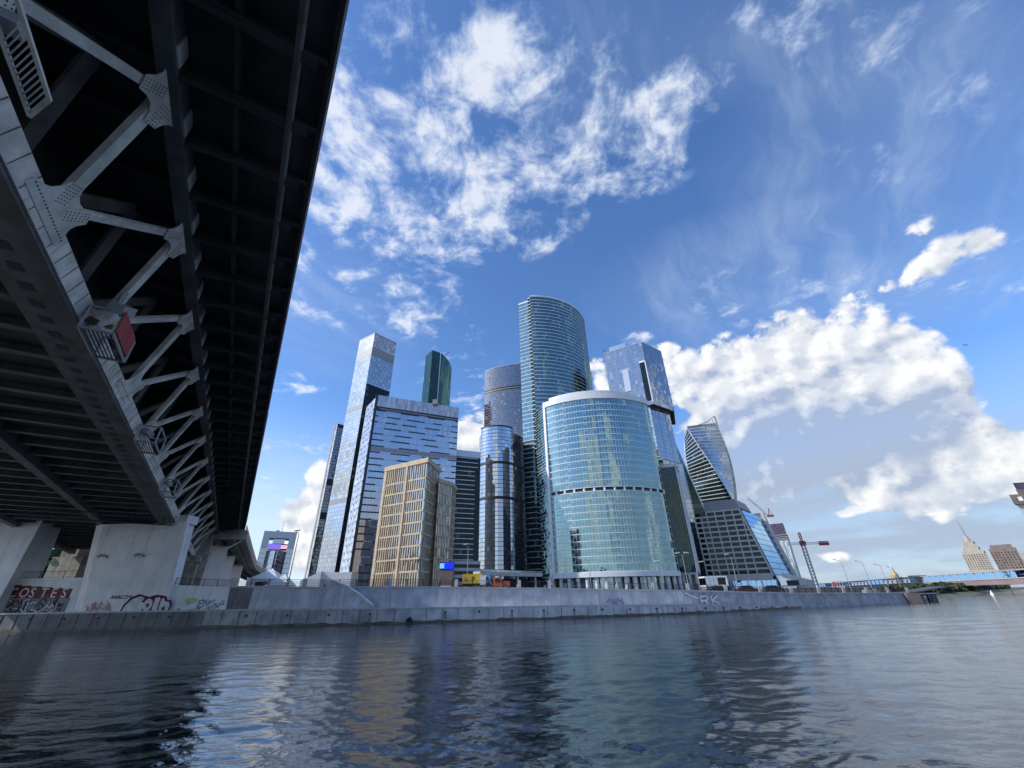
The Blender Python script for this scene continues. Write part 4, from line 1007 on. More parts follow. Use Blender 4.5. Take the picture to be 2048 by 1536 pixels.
# B: slim tower behind C with a pale yellow edge
Bl, Bm, Br_ = pol(-25.28, 608), pol(-25.0, 600), pol(-22.6, 612)
Bt = tower('slim_dark_tower', [Bl, Bm, Br_], 'slim grey tower with a pale yellow edge behind the white blue skyscraper')
core(Bt, [Bl, Bm, Br_, pol(-23, 640), pol(-25.2, 640)], GZ, 229)
curtain(Bt, [Bm, Br_], GZ, 230, 4.2, 2.6, 'glass_grey', band=('frame_dark', .7, .1), mull=('stone_warm', .45, .25, 1), tilt=.004, rows=False)
curtain(Bt, [Bl, Bm], GZ, 230, 8.4, 4, 'panel_white', fm='stone_warm', band=('stone_warm', .5, .2), rows=False)
seg_on(Bl, np.array(onorm(Bl, Bm))[::-1]*np.array((-1, 1)), np.array(onorm(Bl, Bm)), -2.2, 1.6, GZ, 230, .6, 'yellow_edge', 'stone_warm', Bt)
for z in (142, 98): strip(MB(), [Bm, Br_], z, z+9, .5, .2).build('plant_band', 'frame_dark', Bt)
strip(MB(), [Bm, Br_], 226, 231, .5, .2).build('top_band', 'frame_dark', Bt)

# E: dark green tower far behind
Ea, Eb, Ec = pol(-13.95, 578), pol(-12.98, 560), pol(-11.6, 566)
Ep = arc3(Ec, pol(-10.7, 580), pol(-9.72, 622), 14)
E_ = tower('dark_green_skyscraper', [Ea, Eb, Ec, Ep[-1]], 'dark green glass skyscraper with a rounded side behind the blue block')
core(E_, [Ea, Eb]+Ep+[pol(-11, 640)], GZ, 352)
curtain(E_, [Ea, Eb], 150, 355, 4.2, 2.5, 'glass_green', band=('frame_dark', .5, .1), tilt=.003, rows=False)
curtain(E_, [Eb, Ec], 150, 341, 8, 2.2, 'glass_green', mull=('frame_dark', .7, .4, 1), tilt=.003, rows=False)
curtain(E_, [Eb, Ec], 341, 355, 14, 2.2, 'glass_green', tilt=.003, rows=False)
curtain(E_, Ep, 150, 355, 4.2, 3.0, 'glass_green', band=('frame_dark', .35, .08), tilt=.003, rows=False)
seg_on(Ec, (1, 0), (0, -1), -.5, .5, 150, 356, .9, 'white_fin', 'frame_white', E_)
MB().beam((Ec[0]+6, Ec[1]+4, 354), (Ec[0]+13, Ec[1]+4, 358), .6, .6).build('roof_crane', 'frame_dark', E_)

# I: grey round tower
Pi_ = arc3(pol(-4.36, 497), pol(-.67, 480), pol(3.0, 478), 24)
I_ = tower('grey_round_tower', [Pi_[0], Pi_[12], Pi_[-1], pol(0, 520)], 'grey mirrored round tower with two dark rings behind the tall teal one')
core(I_, offset(Pi_, -.5)+[pol(3, 520), pol(-4, 520)], GZ, 283)
for z0, z1 in ((60, 247.5), (253.5, 285)):
    curtain(I_, Pi_, z0, z1, 3.6, 2.6, 'glass_grey', band=('frame_grey', .3, .12), tilt=.003, rows=False)
strip(MB(), Pi_, 247.5, 250.0, -.4, .8).build('dark_ring', 'frame_dark', I_); strip(MB(), Pi_, 250.0, 251.0, .1, .8).build('ring_ledge', 'frame_grey', I_); strip(MB(), Pi_, 251, 253.5, -.4, .8).build('dark_ring', 'frame_dark', I_)
strip(MB(), Pi_, 285, 286.2, .3, .8).build('parapet', 'frame_grey', I_)

# H: blue tower with bowed front
Ph = arc3(pol(-4.80, 304), pol(-2.5, 297), pol(-.1, 303), 20)
H2 = [pol(-.1, 303.2), pol(1.45, 314)]
Ht = tower('bowed_blue_tower', [Ph[0], Ph[10], H2[1], pol(0, 330)], 'dark blue tower with bowed front and bright reflections before the tall teal one')
core(Ht, offset(Ph, -.4)+[H2[1], pol(1, 330), pol(-4.5, 330)], GZ, 118)
for z0, z1 in ((14, 66.5), (68.3, 92.6), (94.4, 122.5)):
    curtain(Ht, Ph, z0, z1, 2.9, 1.9, 'glass_blue', band=('frame_dark', .34, .1), tilt=.010, rows=False)
    curtain(Ht, H2, z0, min(z1, 119), 2.9, 1.9, 'glass_grey', band=('frame_dark', .4, .1), tilt=.008, rows=False)
for z in (66.5, 92.6): strip(MB(), Ph+H2[1:], z, z+1.8, .35, .5).build('dark_ring', 'frame_dark', Ht)
strip(MB(), Ph, 122.5, 123.6, .3, .8).build('parapet', 'frame_dark', Ht)
strip(MB(), [pol(-5.05, 307), pol(-4.8, 304)], 14, 117, .2, .4).build('side_fin', 'panel_white', Ht)
strip(MB(), Ph+H2[1:], GZ, 14, -.6, .5).build('lobby_glass', 'glass_blue', Ht)

# L: stacked glass boxes
Lt = thing('stacked_box_skyscraper', (*pol(20.5, 335), GZ), 'skyscraper of shifted glass boxes beside the round tower', 'tower')
def boxblock(l, m, r, z0, z1, gl, gr, nm='box'):
    dl, dm, dr = l, m, r
    core(Lt, [dl, dm, dr, (dr[0]*1.09, dr[1]*1.10), (dl[0]*1.10+3, dl[1]*1.10)], z0+.3, z1-.3, name='box_core')
    for a, b, g in ((dl, dm, gl), (dm, dr, gr)):
        curtain(Lt, [a, b], z0, z1, 3.5, 2.3, g, fm='frame_grey', band=('frame_grey', .22, .08), mull=('frame_grey', .3, .16, 4), tilt=.006, rows=False)
    strip(MB(), [l, m, r], z1-.3, z1+.5, .2, .8).build('box_edge', 'frame_grey', Lt)
    MB().prism([l, m, r, (r[0]*1.012, r[1]*1.015), (l[0]*1.015+1, l[1]*1.015)], z0-.6, z0).build('box_soffit', 'frame_dark', Lt)
l1, m1, r1 = pol(15.05, 336), pol(20.9, 328), pol(23.45, 352)
boxblock(l1, m1, r1, 143.5, 204.5, 'glass_steel', 'glass_steel')
l2, m2, r2 = pol(15.8, 338), pol(20.35, 331), pol(22.75, 352)
boxblock(l2, m2, r2, 97.5, 142.9, 'glass_bright', 'glass_steel')
l3, m3, r3 = pol(15.5, 338), pol(20.7, 330), pol(22.95, 352)
boxblock(l3, m3, r3, GZ, 96.9, 'glass_teal_deep', 'glass_steel')
lm = np.array(m1)-np.array(l1); LLm = np.linalg.norm(lm); lu = lm/LLm; lnn = np.array((lu[1], -lu[0]))
seg_on(l1, lu, lnn, LLm*.86, LLm-.2, 147, 184, .35, 'dark_bay', 'glass_dark', Lt)
seg_on(l1, lu, lnn, LLm*.85, LLm+.3, 184, 185.5, .6, 'bay_frame', 'frame_white', Lt); seg_on(l1, lu, lnn, LLm-.3, LLm+.4, 145, 185, .6, 'bay_frame', 'frame_white', Lt)
seg_on(l1, lu, lnn, LLm*.40, LLm*.55, 160, 182, .5, 'raised_panel', 'panel_white', Lt)
MB().prism([pol(15.9, 340), pol(18.5, 336), pol(18.8, 352), pol(16, 356)], 203, 212.5).build('roof_box', 'glass_bright', Lt)
MB().prism([pol(18.0, 336), pol(20.6, 330.5), pol(21.2, 346), pol(18.6, 352)], 203, 206.5).build('roof_box', 'panel_white', Lt)
MB().beam((l1[0]+3, l1[1]+3, 204), (l1[0]+1, l1[1]+3, 211), .4, .4).build('roof_crane', 'frame_dark', Lt)
for k in range(7): strip(MB(), [lerp2(l2, m2, .93), m2], 99+k*6.3, 99+k*6.3+.5, .7, .2).build('lift_frame', 'frame_white', Lt)

# L2: dark finned box in front
a2, b2, c2_ = pol(19.6, 266), pol(22.0, 266), pol(22.35, 282)
L2 = tower('dark_finned_box', [a2, b2, c2_], 'dark box building with tall fins right of the round tower', 'office block')
core(L2, [a2, b2, c2_, pol(19.8, 290)], 14, 72.5)
curtain(L2, [a2, b2], 14, 73, 3.6, 1.3, 'glass_deep', band=('frame_dark', .45, .05), mull=('frame_grey', .09, .2, 1), tilt=.005, rows=False)
curtain(L2, [b2, c2_], 14, 73, 3.6, 2.0, 'glass_bright', mull=('frame_white', .2, .3, 1), tilt=.01, rows=False)
strip(MB(), [a2, b2, c2_], 73, 75.2, .5, 1.2).build('roof_edge', 'concrete_pale', L2)
MB().prism([a2, b2, c2_, pol(19.8, 290)], 12.5, 14).build('soffit', 'frame_grey', L2)
for f in (.05, .35, .65, .97): c = lerp2(a2, b2, f); MB().tube((c[0], c[1]+.8, GZ-.5), (c[0], c[1]+.8, 12.8), .8, .8, 10).build('column', 'concrete_pale', L2)
MB().prism([pol(20, 272), pol(21.8, 272), pol(21.8, 285), pol(20, 285)], GZ, 12.6).build('lobby', 'frame_grey', L2)

# M: twisting tower
cM = pol(26.1, 505); RM = 22.2
Mt = thing('twisted_tower', (cM[0], cM[1], GZ), 'twisting glass tower with white spiral edges behind the beige block', 'tower')
tow = -np.array(cM)/np.linalg.norm(cM); rgt = np.array((tow[1]*-1, tow[0])) ; rgt = np.array((-tow[1], tow[0]))
if rgt[0] < 0: rgt = -rgt
def mcorner(phi, rad=RM): return np.array(cM)+rad*(tow*math.cos(phi)+rgt*math.sin(phi))
def mphi(z): return R(-33+.85*(173-z))
zs = [GZ+i*4.0 for i in range(43)]; zs = [z for z in zs if z <= 174]
for side in range(4):
    gl = MB(); 
    for z0, z1 in zip(zs[:-1], zs[1:]):
        for e in range(8):
            pts = []
            for (z, f) in ((z0+.4, e/8), (z0+.4, (e+1)/8), (z1-.4, (e+1)/8), (z1-.4, e/8)):
                a = mcorner(mphi(z)+side*math.pi/2); b = mcorner(mphi(z)+(side+1)*math.pi/2); p = a*(1-f)+b*f; pts.append((p[0], p[1], z))
            gl.poly(pts)
    gl.build('glass_panes', 'glass_steel' if side == 0 else 'glass_deep', Mt, kind='stuff')  # darker glass on the other sides stands in for dark reflections
for z in zs:
    cs = [tuple(mcorner(mphi(z)+s_*math.pi/2, RM+.3)) for s_ in range(4)]
    MB().prism(cs, z-.42, z+.42).build('floor_band', 'panel_white', Mt)
core(Mt, [tuple(mcorner(s_*math.pi/2+.3, RM*.66)) for s_ in range(4)], GZ, 172)
for s_ in range(4):
    mb = MB(); pts = [(*mcorner(mphi(z)+s_*math.pi/2, RM+.6), z) for z in np.linspace(GZ, 175, 60)]
    for a, b in zip(pts[:-1], pts[1:]): mb.beam(a, b, 1.0, 1.0)
    mb.build('spiral_edge', 'panel_white', Mt)
tip = (*mcorner(mphi(176)+math.pi/2, RM+.4), 184.5); mb = MB()
ptc = [(*mcorner(mphi(173)+math.pi/2, RM+.4), 172), tip]; mb.beam(ptc[0], ptc[1], 1.4, 1.4)
lc = (*mcorner(mphi(173)-math.pi/2*0+0, RM), 175)
for i in range(10):
    f0, f1 = i/10, (i+1)/10
    P = lambda f: V(tip[0]+(lc[0]-tip[0])*f, tip[1]+(lc[1]-tip[1])*f, 175+9.5*(1-f)**2.6)
    mb.beam(P(f0), P(f1), .8, .8)
    if i < 5: mb.beam(P(f0), (P(f0)[0], P(f0)[1], 173), .4, .4)
mb.build('crown_arch', 'frame_grey', Mt)
MB().prism([tuple(mcorner(mphi(174)+s_*math.pi/2, RM)) for s_ in range(4)], 173.5, 176.2).build('roof_rim', 'frame_grey', Mt)

# dark slanted glass hall between the stacked boxes and the twisted tower
xh = [pol(22.3, 425), pol(24.75, 430), pol(24.9, 455), pol(22.4, 455)]
hh_ = tower('slanted_glass_hall', xh, 'dark slanted glass volume between the stacked boxes and the twisted tower', 'building')
MB().prism(xh, GZ, [152, 58, 58, 152]).build('core', 'frame_dark', hh_)
nh = 9
for i in range(nh):
    a, b = lerp2(xh[0], xh[1], i/nh), lerp2(xh[0], xh[1], (i+1)/nh); nx, ny = onorm(xh[0], xh[1]); k = 0; z = 20.0
    za, zb = 152-94*i/nh, 152-94*(i+1)/nh; gm_ = MB()
    while z < zb-4: gm_.quad((a[0]+nx*.1, a[1]+ny*.1, z+.2), (b[0]+nx*.1, b[1]+ny*.1, z+.2), (b[0]+nx*(.1+random.uniform(-.03, .03)), b[1]+ny*.1, z+4.3), (a[0]+nx*.1, a[1]+ny*.1, z+4.3)); z += 4.5
    gm_.quad((a[0]+nx*.1, a[1]+ny*.1, z+.2), (b[0]+nx*.1, b[1]+ny*.1, z+.2), (b[0]+nx*.1, b[1]+ny*.1, max(zb-.3, z+.3)), (a[0]+nx*.1, a[1]+ny*.1, za-.3))
    gm_.build('glass_bay', 'glass_deep' if i > 2 else 'glass_teal_deep', hh_, kind='stuff')
MB().beam((*xh[0], 152.3), (*xh[1], 58.3), 1.2, 1.0).build('slope_edge', 'panel_white', hh_)

# N: beige gridded block with sloping blue glazing
DN = 330.0; ZN = 54.6
nl, ntR, nbR = np.array(pol(24.45, DN)), np.array(pol(28.28, DN)), np.array(pol(29.85, DN))
Nt = thing('beige_grid_block', (nl[0], nl[1], GZ), 'beige gridded block with a sloping blue glass side', 'building')
nu = (nbR-nl)/np.linalg.norm(nbR-nl); nn = np.array((nu[1], -nu[0])); WT = float((ntR-nl)@nu); WB = float((nbR-nl)@nu)
def Np(x, z, o=0.0): p = nl+nu*x+nn*o; return (p[0], p[1], z)
bvec = (np.array(pol(31.0, 382))-np.array(pol(29.0, DN))); bvec3 = V(bvec[0], bvec[1], 0)
zlo = 13.5
edge = lambda z: WT+(WB-WT)*(ZN-z)/(ZN-zlo)
body = [Np(-1, GZ, -1), Np(edge(GZ)-1.2, GZ, -1), Np(edge(ZN)-1.2, ZN, -1), Np(-1, ZN, -1)]
mb = MB(); n0 = [np.array(p) for p in body]; n1_ = [p+bvec3*.96 for p in n0]
mb.hexa([n0[0], n0[1], n1_[1], n1_[0], n0[3], n0[2], n1_[2], n1_[3]]); mb.build('body', 'frame_dark', Nt)
rowsN = 12; rh = (ZN-zlo)/rowsN
for k in range(rowsN+1):
    z = zlo+k*rh; mb = MB(); p = [Np(-8 if k < rowsN else 0, z-.55, -1), Np(edge(z-.55), z-.55, -1), Np(edge(z-.55), z-.55, .15), Np(-8 if k < rowsN else 0, z-.55, .15)]
    p2 = [Np(-8 if k < rowsN else 0, z+.55, -1), Np(edge(z+.55), z+.55, -1), Np(edge(z+.55), z+.55, .15), Np(-8 if k < rowsN else 0, z+.55, .15)]
    mb.hexa([p[3], p[2], p[1], p[0], p2[3], p2[2], p2[1], p2[0]]); mb.build('floor_beam', 'beige_panel', Nt)
cols = [0, 5.6, 11.2, 16.8, 22.0]
for x in (-8, -4)+tuple(cols):
    zt_ = ZN if edge(ZN) > x+.8 else ZN-(x-WT)/(WB-WT)*(ZN-zlo)-.5
    if x < 0: zt_ = ZN-3
    MB().obox((nl[0], nl[1], 0), (nu[0], nu[1], 0), (nn[0], nn[1], 0), (0, 0, 1), (x-.4, x+.4), (-1, .2), (zlo-.5, zt_)).build('pier', 'beige_panel', Nt)
mb = MB(); mb.hexa([Np(edge(zlo-1)-1.3, zlo-1, .3), Np(edge(zlo-1), zlo-1, .3), Np(edge(zlo-1), zlo-1, -1.2), Np(edge(zlo-1)-1.3, zlo-1, -1.2), Np(WT-1.3, ZN, .3), Np(WT, ZN, .3), Np(WT, ZN, -1.2), Np(WT-1.3, ZN, -1.2)]); mb.build('sloping_frame', 'beige_panel', Nt)
for k in range(rowsN):
    z0, z1 = zlo+k*rh+.55, zlo+(k+1)*rh-.55
    for xa in list(cols)+[27.6]:
        xb = xa+5.6
        if xa == 22.0: xb = 27.6
        lo, hi = min(xb-.4, edge(z0)-1.3), min(xb-.4, edge(z1)-1.3); s_ = xa+.4
        if hi-s_ < .4: continue
        o1, o2 = random.uniform(-.75, -.65), random.uniform(-.75, -.65)
        MB().poly([Np(s_, z0, o1), Np(lo, z0, o2), Np(hi, z1, o2), Np(s_, z1, o1)]).build('window', 'glass_dark', Nt)
    MB().poly([Np(-7.6, z0, -.6), Np(-.4, z0, -.6), Np(-.4, z1, -.6), Np(-7.6, z1, -.6)]).build('window', 'glass_dark', Nt)
# cap, plinth
mb = MB(); p = [Np(-1, ZN+.5, .2), Np(WT+.3, ZN+.5, .2), tuple(np.array(Np(WT, ZN+.5, .2))+bvec3*.5), tuple(np.array(Np(-1, ZN+.5, .2))+bvec3*.5)]
mb.hexa(p+[Np(0, ZN+7.2, -.4), Np(WT-2, ZN+7.2, -.4), tuple(np.array(Np(WT-2.5, ZN+7.2, -.4))+bvec3*.48), tuple(np.array(Np(-1, ZN+7.2, -.4))+bvec3*.48)]); mb.build('cap', 'grey_metal_cap', Nt)
MB().obox((nl[0], nl[1], 0), (nu[0], nu[1], 0), (nn[0], nn[1], 0), (0, 0, 1), (-8, WB-1), (-.5, .3), (zlo-3.2, zlo-.6)).build('plinth_band', 'beige_panel', Nt)
gp = MB(); pane_grid(gp, [tuple((nl+nu*x)[:2]) for x in np.linspace(3, WB, 11)], GZ, zlo-3.3, .1, .2); gp.build('lobby_panes', 'glass_sky', Nt, kind='stuff')
for i in range(4): MB().obox((nl[0], nl[1], 0), (nu[0], nu[1], 0), (nn[0], nn[1], 0), (0, 0, 1), (7+i*8, 7.8+i*8), (.1, .7), (GZ, zlo-3)).build('lobby_column', 'frame_white', Nt)
# sloping glazing between the two gables
for k in range(13):
    f0, f1 = k/13, (k+1)/13; za, zb = GZ+1+(ZN-GZ-1)*f0, GZ+1+(ZN-GZ-1)*f1
    for j in range(2):
        a = bvec3*(.06+.42*j); b = bvec3*(.06+.42*(j+1)-.01)
        MB().poly([V(*Np(edge(za+.15)-.2, za+.15))+a, V(*Np(edge(za+.15)-.2, za+.15))+b, V(*Np(edge(zb-.15)-.2, zb-.15))+b, V(*Np(edge(zb-.15)-.2, zb-.15))+a]).build('slope_pane', 'glass_sky', Nt)
mb = MB(); g0 = lambda x, z, f: tuple(V(*Np(x, z))+bvec3*f)
mb.hexa([g0(edge(GZ)-5, GZ, .92), g0(edge(GZ)+1.5, GZ, .92), g0(edge(GZ)+1.5, GZ, 1.0), g0(edge(GZ)-5, GZ, 1.0), g0(WT-5, ZN+3, .92), g0(WT+1.5, ZN+3, .92), g0(WT+1.5, ZN+3, 1.0), g0(WT-5, ZN+3, 1.0)]); mb.build('rear_gable', 'beige_panel', Nt)
for k in range(10):
    z = 12+k*4.3; MB().poly([g0(edge(z)-2.2, z, .917), g0(edge(z)+.2, z, .917), g0(edge(z+2.4)+.2, z+2.4, .917), g0(edge(z+2.4)-2.2, z+2.4, .917)]).build('rear_window', 'glass_dark', Nt)
# low wing right of N
t = thing('low_wing', (*pol(32.2, 300), GZ), 'low grey sloping entrance wing at the foot of the beige block', 'building')
MB().prism([pol(30.6, 318), pol(32.6, 322), pol(33.2, 345), pol(31, 345)], GZ, [13.5, 9.5, 9.5, 14]).build('body', 'beige_panel', t)
MB().prism([pol(30.2, 312), pol(31.6, 314), pol(31.8, 320), pol(30.4, 320)], GZ, [12.0, 8.5, 8.5, 12]).build('glass_lobby', 'glass_bright', t)
MB().box(*(pol(31.0, 311)[0], pol(31.0, 311)[0]+6), *(pol(31.0, 311)[1], pol(31.0, 311)[1]+.4), 6.5, 9.2).build('dark_window', 'glass_dark', t)
MB().prism([pol(29.8, 308), pol(32.6, 309), pol(32.6, 316), pol(29.8, 316)], 6.0, 6.5).build('canopy', 'frame_grey', t)
# white pavilion left of N
t = thing('white_pavilion', (*pol(22.9, 250), GZ), 'small white framed glass pavilion between dark box and beige block', 'pavilion')
x, y = pol(22.7, 252); MB().box(x, x+11.5, y, y+8, 6.3, 7.0).build('floor_slab', 'frame_white', t); MB().box(x, x+11.5, y, y+8, 10.4, 11.1).build('roof_slab', 'frame_white', t)
for i in range(5): MB().box(x+.5+i*2.1, x+2.4+i*2.1, y+.5, y+.6, 7.0, 10.4).build('pane', 'glass_bright' if i < 3 else 'glass_dark', t)
MB().box(x+10.8, x+11.5, y, y+8, 7.0, 10.4).build('end_wall', 'frame_white', t); MB().box(x+.4, x+10.8, y+1, y+7.5, GZ, 6.3).build('base', 'frame_grey', t)

# O: tower under construction, with cranes
oa, ob_ = pol(30.75, 700), pol(32.15, 700)
Ot = tower('unfinished_tower', [oa, ob_], 'unfinished tower with dark netting on top behind the beige block')
core(Ot, [oa, ob_, pol(32.3, 735), pol(30.9, 735)], GZ, 70, 'frame_grey')
curtain(Ot, [oa, ob_], GZ, 67, 4.2, 2.8, 'panel_white', mull=('glass_teal_deep', 1.2, .2, 2), tilt=.003, rows=False)
MB().prism([oa, ob_, pol(32.2, 730), pol(30.8, 730)], 73, 88).build('safety_net', 'net_purple', Ot)
for z in (67.5, 70, 72.4): MB().prism([pol(30.7, 698), pol(32.25, 698), pol(32.3, 730), pol(30.8, 730)], z, z+.5).build('open_slab', 'concrete_pale', Ot)
for i in range(5): c = lerp2(oa, ob_, .1+.2*i); MB().box(c[0]-.5, c[0]+.5, c[1], c[1]+1, 67, 73).build('open_column', 'concrete_pale', Ot)
def lattice(mb, p, q_, w_, n, r):
    p, q_ = V(*p), V(*q_); d = (q_-p)/np.linalg.norm(q_-p); a = np.cross(d, V(.3, 1, .2)); a /= np.linalg.norm(a); b = np.cross(d, a)
    cs = [a*w_/2+b*w_/2, -a*w_/2+b*w_/2, -a*w_/2-b*w_/2, a*w_/2-b*w_/2]
    for c in cs: mb.beam(p+c, q_+c, r, r)
    for i in range(n):
        u, v = p+(q_-p)*i/n, p+(q_-p)*(i+1)/n
        for j in range(4): mb.beam(u+cs[j], v+cs[(j+1) % 4], r*.7, r*.7)
    return mb
c = pol(31.0, 715); t = thing('luffing_crane', (c[0], c[1], 86), 'red and white luffing crane on the unfinished tower', 'crane')
lattice(MB(), (c[0], c[1], 84), (c[0], c[1], 101), 2.2, 6, .5).build('mast', 'white_paint', t)
lattice(MB(), (c[0], c[1], 101), (c[0]-27, c[1]-6, 127), 1.6, 12, .4).build('jib', 'white_paint', t)
mb = MB(); mb.box(c[0]-2, c[0]+7, c[1]-1.5, c[1]+1.5, 100, 102.5); mb.beam((c[0]+1, c[1], 102), (c[0]+3, c[1], 112), .7, .7); mb.beam((c[0]+3, c[1], 112), (c[0]+6, c[1], 102), .4, .4); mb.build('counter_deck', 'red_paint', t)
c = pol(33.4, 470); t = thing('tower_crane', (c[0], c[1], GZ), 'red and white tower crane standing right of the beige block', 'crane')
lattice(MB(), (c[0], c[1], GZ), (c[0], c[1], 41), 2.6, 14, .36).build('mast', 'frame_grey', t)
mb = MB(); lattice(mb, (c[0]-13, c[1], 41.5), (c[0]+24, c[1], 41.5), 1.5, 14, .3); mb.build('jib', 'white_paint', t)
mb = MB(); mb.box(c[0]+15, c[0]+23, c[1]-1, c[1]+1, 39.6, 43); mb.box(c[0]-2, c[0]+2.2, c[1]-1.5, c[1]+1.5, 40, 43.5); mb.build('counterweight', 'red_paint', t)
lattice(MB(), (c[0], c[1], 43), (c[0], c[1], 51), 1.4, 4, .28).build('tower_head', 'red_paint', t)

# F: tan building with fins
fl, fm_, fr_ = np.array(pol(-17.88, 165.9)), np.array(pol(-12.36, 150.2)), np.array(pol(-10.55, 163.5))
F_ = tower('tan_fin_building', [tuple(fl), tuple(fm_), tuple(fr_)], 'tan stone building with vertical fins and tall windows on the embankment', 'building')
core(F_, [tuple(fl), tuple(fm_), tuple(fr_), pol(-10.8, 178), pol(-16.6, 180)], GZ, 48.8, 'tan_dark')
flz = [GZ+1.4, 11.5, 15.5, 19.5, 23.4, 27.2, 31.0, 34.7, 38.6, 42.6, 48.2]
def finned(a, b, ncol, zl, deep, solid=0, skipcol=(), objs=True, single=True):
    u = (b-a); L = np.linalg.norm(u); u = u/L; nrm = np.array((u[1], -u[0])); cw = L/ncol
    O = (a[0], a[1], 0); ax = ((u[0], u[1], 0), (nrm[0], nrm[1], 0), (0, 0, 1))
    for z in zl: MB().obox(O, *ax, (0, L), (0, .28), (z-.3, z+.3)).build('floor_band', 'tan_stone', F_)
    pm = MB(); gp_ = MB()
    for k in range(len(zl)-1):
        sh = .22*math.sin(k*1.7)
        for i in range(ncol):
            x0, x1 = cw*i, cw*(i+1); fw = .17 if i >= solid else .36
            xa = x0+sh*(1 if 0 < i else 0)
            MB().obox(O, *ax, (xa, xa+fw), (0, deep), (zl[k]+.3, zl[k+1]-.3)).build('fin', 'tan_stone', F_) if objs and i % 2 == 0 else pm.obox(O, *ax, (xa, xa+fw), (0, deep), (zl[k]+.3, zl[k+1]-.3))
            if i in skipcol: continue
            ta, tb = random.gauss(0, .02), random.gauss(0, .02); pts = []; za, zb = zl[k]+.3, zl[k+1]-.3
            for (s_, z) in ((xa+fw, za), (x1+.02, za), (x1+.02, zb), (xa+fw, zb)):
                o = .08+ta*(s_-(x0+x1)/2)+tb*(z-(za+zb)/2); p = a+u*s_+nrm*o; pts.append((p[0], p[1], z))
            MB().poly(pts).build('pane', 'glass_warm', F_) if single else gp_.poly(pts)
    if gp_.f: gp_.build('panes', 'glass_warm', F_, kind='stuff')
    if pm.f: pm.build('fins', 'tan_stone', F_, kind='stuff')
finned(fl, fm_, 20, flz, .42, solid=6, skipcol=(0,), objs=True)
finned(fm_, fr_, 10, flz, .26, objs=False)
u = (fm_-fl); L = np.linalg.norm(u); u /= L; nrm2 = np.array((u[1], -u[0]))
MB().obox((fl[0], fl[1], 0), (u[0], u[1], 0), (nrm2[0], nrm2[1], 0), (0, 0, 1), (L*.54, L*.54+.9), (0, .65), (GZ, 48.2)).build('pilaster', 'tan_stone', F_)
MB().obox((fl[0], fl[1], 0), (u[0], u[1], 0), (nrm2[0], nrm2[1], 0), (0, 0, 1), (L*.54+.9, L*.54+1.7), (0, .12), (GZ, 48.2)).build('shaft', 'tan_dark', F_)
MB().obox((fl[0], fl[1], 0), (u[0], u[1], 0), (nrm2[0], nrm2[1], 0), (0, 0, 1), (0, 1.3), (0, .5), (GZ, 48.2)).build('corner_pier', 'tan_stone', F_)
strip(MB(), [tuple(fl), tuple(fm_), tuple(fr_)], 48.2, 50.0, .6, 1.0).build('cornice', 'tan_stone', F_)
g0_, g1_, g2_ = np.array(pol(-10.6, 158.5)), np.array(pol(-8.75, 164.5)), np.array(pol(-8.15, 172))
core(F_, [tuple(g0_), tuple(g1_), tuple(g2_), pol(-10.3, 180)], GZ, 43, 'tan_dark', 'wing_core')
flz2 = [GZ+.4, 8.5]+[8.5+3.85*i for i in range(1, 9)]+[43.2]
finned(g0_, g1_, 9, flz2, .3, objs=False, single=False); finned(g1_, g2_, 6, flz2, .3, objs=False, single=False)
strip(MB(), [tuple(g0_), tuple(g1_), tuple(g2_)], 43.2, 44.6, .5, 1.0).build('wing_cornice', 'tan_stone', F_)

MB().box(fm_[0]-10, fm_[0]-5, fm_[1]+12, fm_[1]+16, 48.8, 51.6).build('roof_plant', 'frame_grey', F_)
# A: white portal office with curved glass inside and a screen
xa, ya = pol(-30.55, 420); xb, yb = pol(-27.1, 420)
A_ = thing('portal_office', ((xa+xb)/2, (ya+yb)/2, GZ), 'white portal framed office with curved glass front and coloured screen', 'office block')
au = np.array((xb-xa, yb-ya)); AL = np.linalg.norm(au); au /= AL; an = np.array((au[1], -au[0]))
def Ab(a, b, o0, o1, z0, z1, nm, m): return MB().obox((xa, ya, 0), (au[0], au[1], 0), (an[0], an[1], 0), (0, 0, 1), (a, b), (o0, o1), (z0, z1)).build(nm, m, A_)
Ab(0, 5.2, -16, 0, GZ, 57.5, 'portal_leg', 'panel_white'); Ab(AL-5.2, AL, -16, 0, GZ, 57.5, 'portal_leg', 'panel_white'); Ab(5.2, AL-5.2, -16, 0, 52, 57.5, 'portal_beam', 'frame_white')
Ab(0, 5.2, 0, .15, 44, 57.5, 'leg_cladding', 'frame_white'); Ab(AL-5.2, AL, 0, .15, 44, 57.5, 'leg_cladding', 'frame_white')
for zz in range(10): Ab(.3, 5.0, 0, .12, 6+zz*3.8, 9.2+zz*3.8, 'leg_window', 'glass_bright'); Ab(AL-5.0, AL-.3, 0, .12, 6+zz*3.8, 9.2+zz*3.8, 'leg_window', 'glass_bright')
pc = [tuple(np.array((xa, ya))+au*x+an*o) for x, o in ((5.2, -3), (8, 0), (12, 1.4), (15.5, .8))]
curtain(A_, pc, GZ, 42, 3.4, 2.0, 'glass_bright', band=('frame_white', .3, .1), rows=False, tilt=.01)
pc2 = [tuple(np.array((xa, ya))+au*x+an*o) for x, o in ((15.5, .8), (AL-5.2, -2.5))]
curtain(A_, pc2, GZ, 42, 3.4, 2.0, 'glass_grey', rows=False)
mb = MB(); 
for zz in range(11): mb.obox((xa, ya, 0), (au[0], au[1], 0), (an[0], an[1], 0), (0, 0, 1), (AL-7.6, AL-6.6), (-2.2, -1.2), (8+zz*3.0, 9.7+zz*3.0))
mb.build('small_windows', 'frame_dark', A_, kind='stuff')
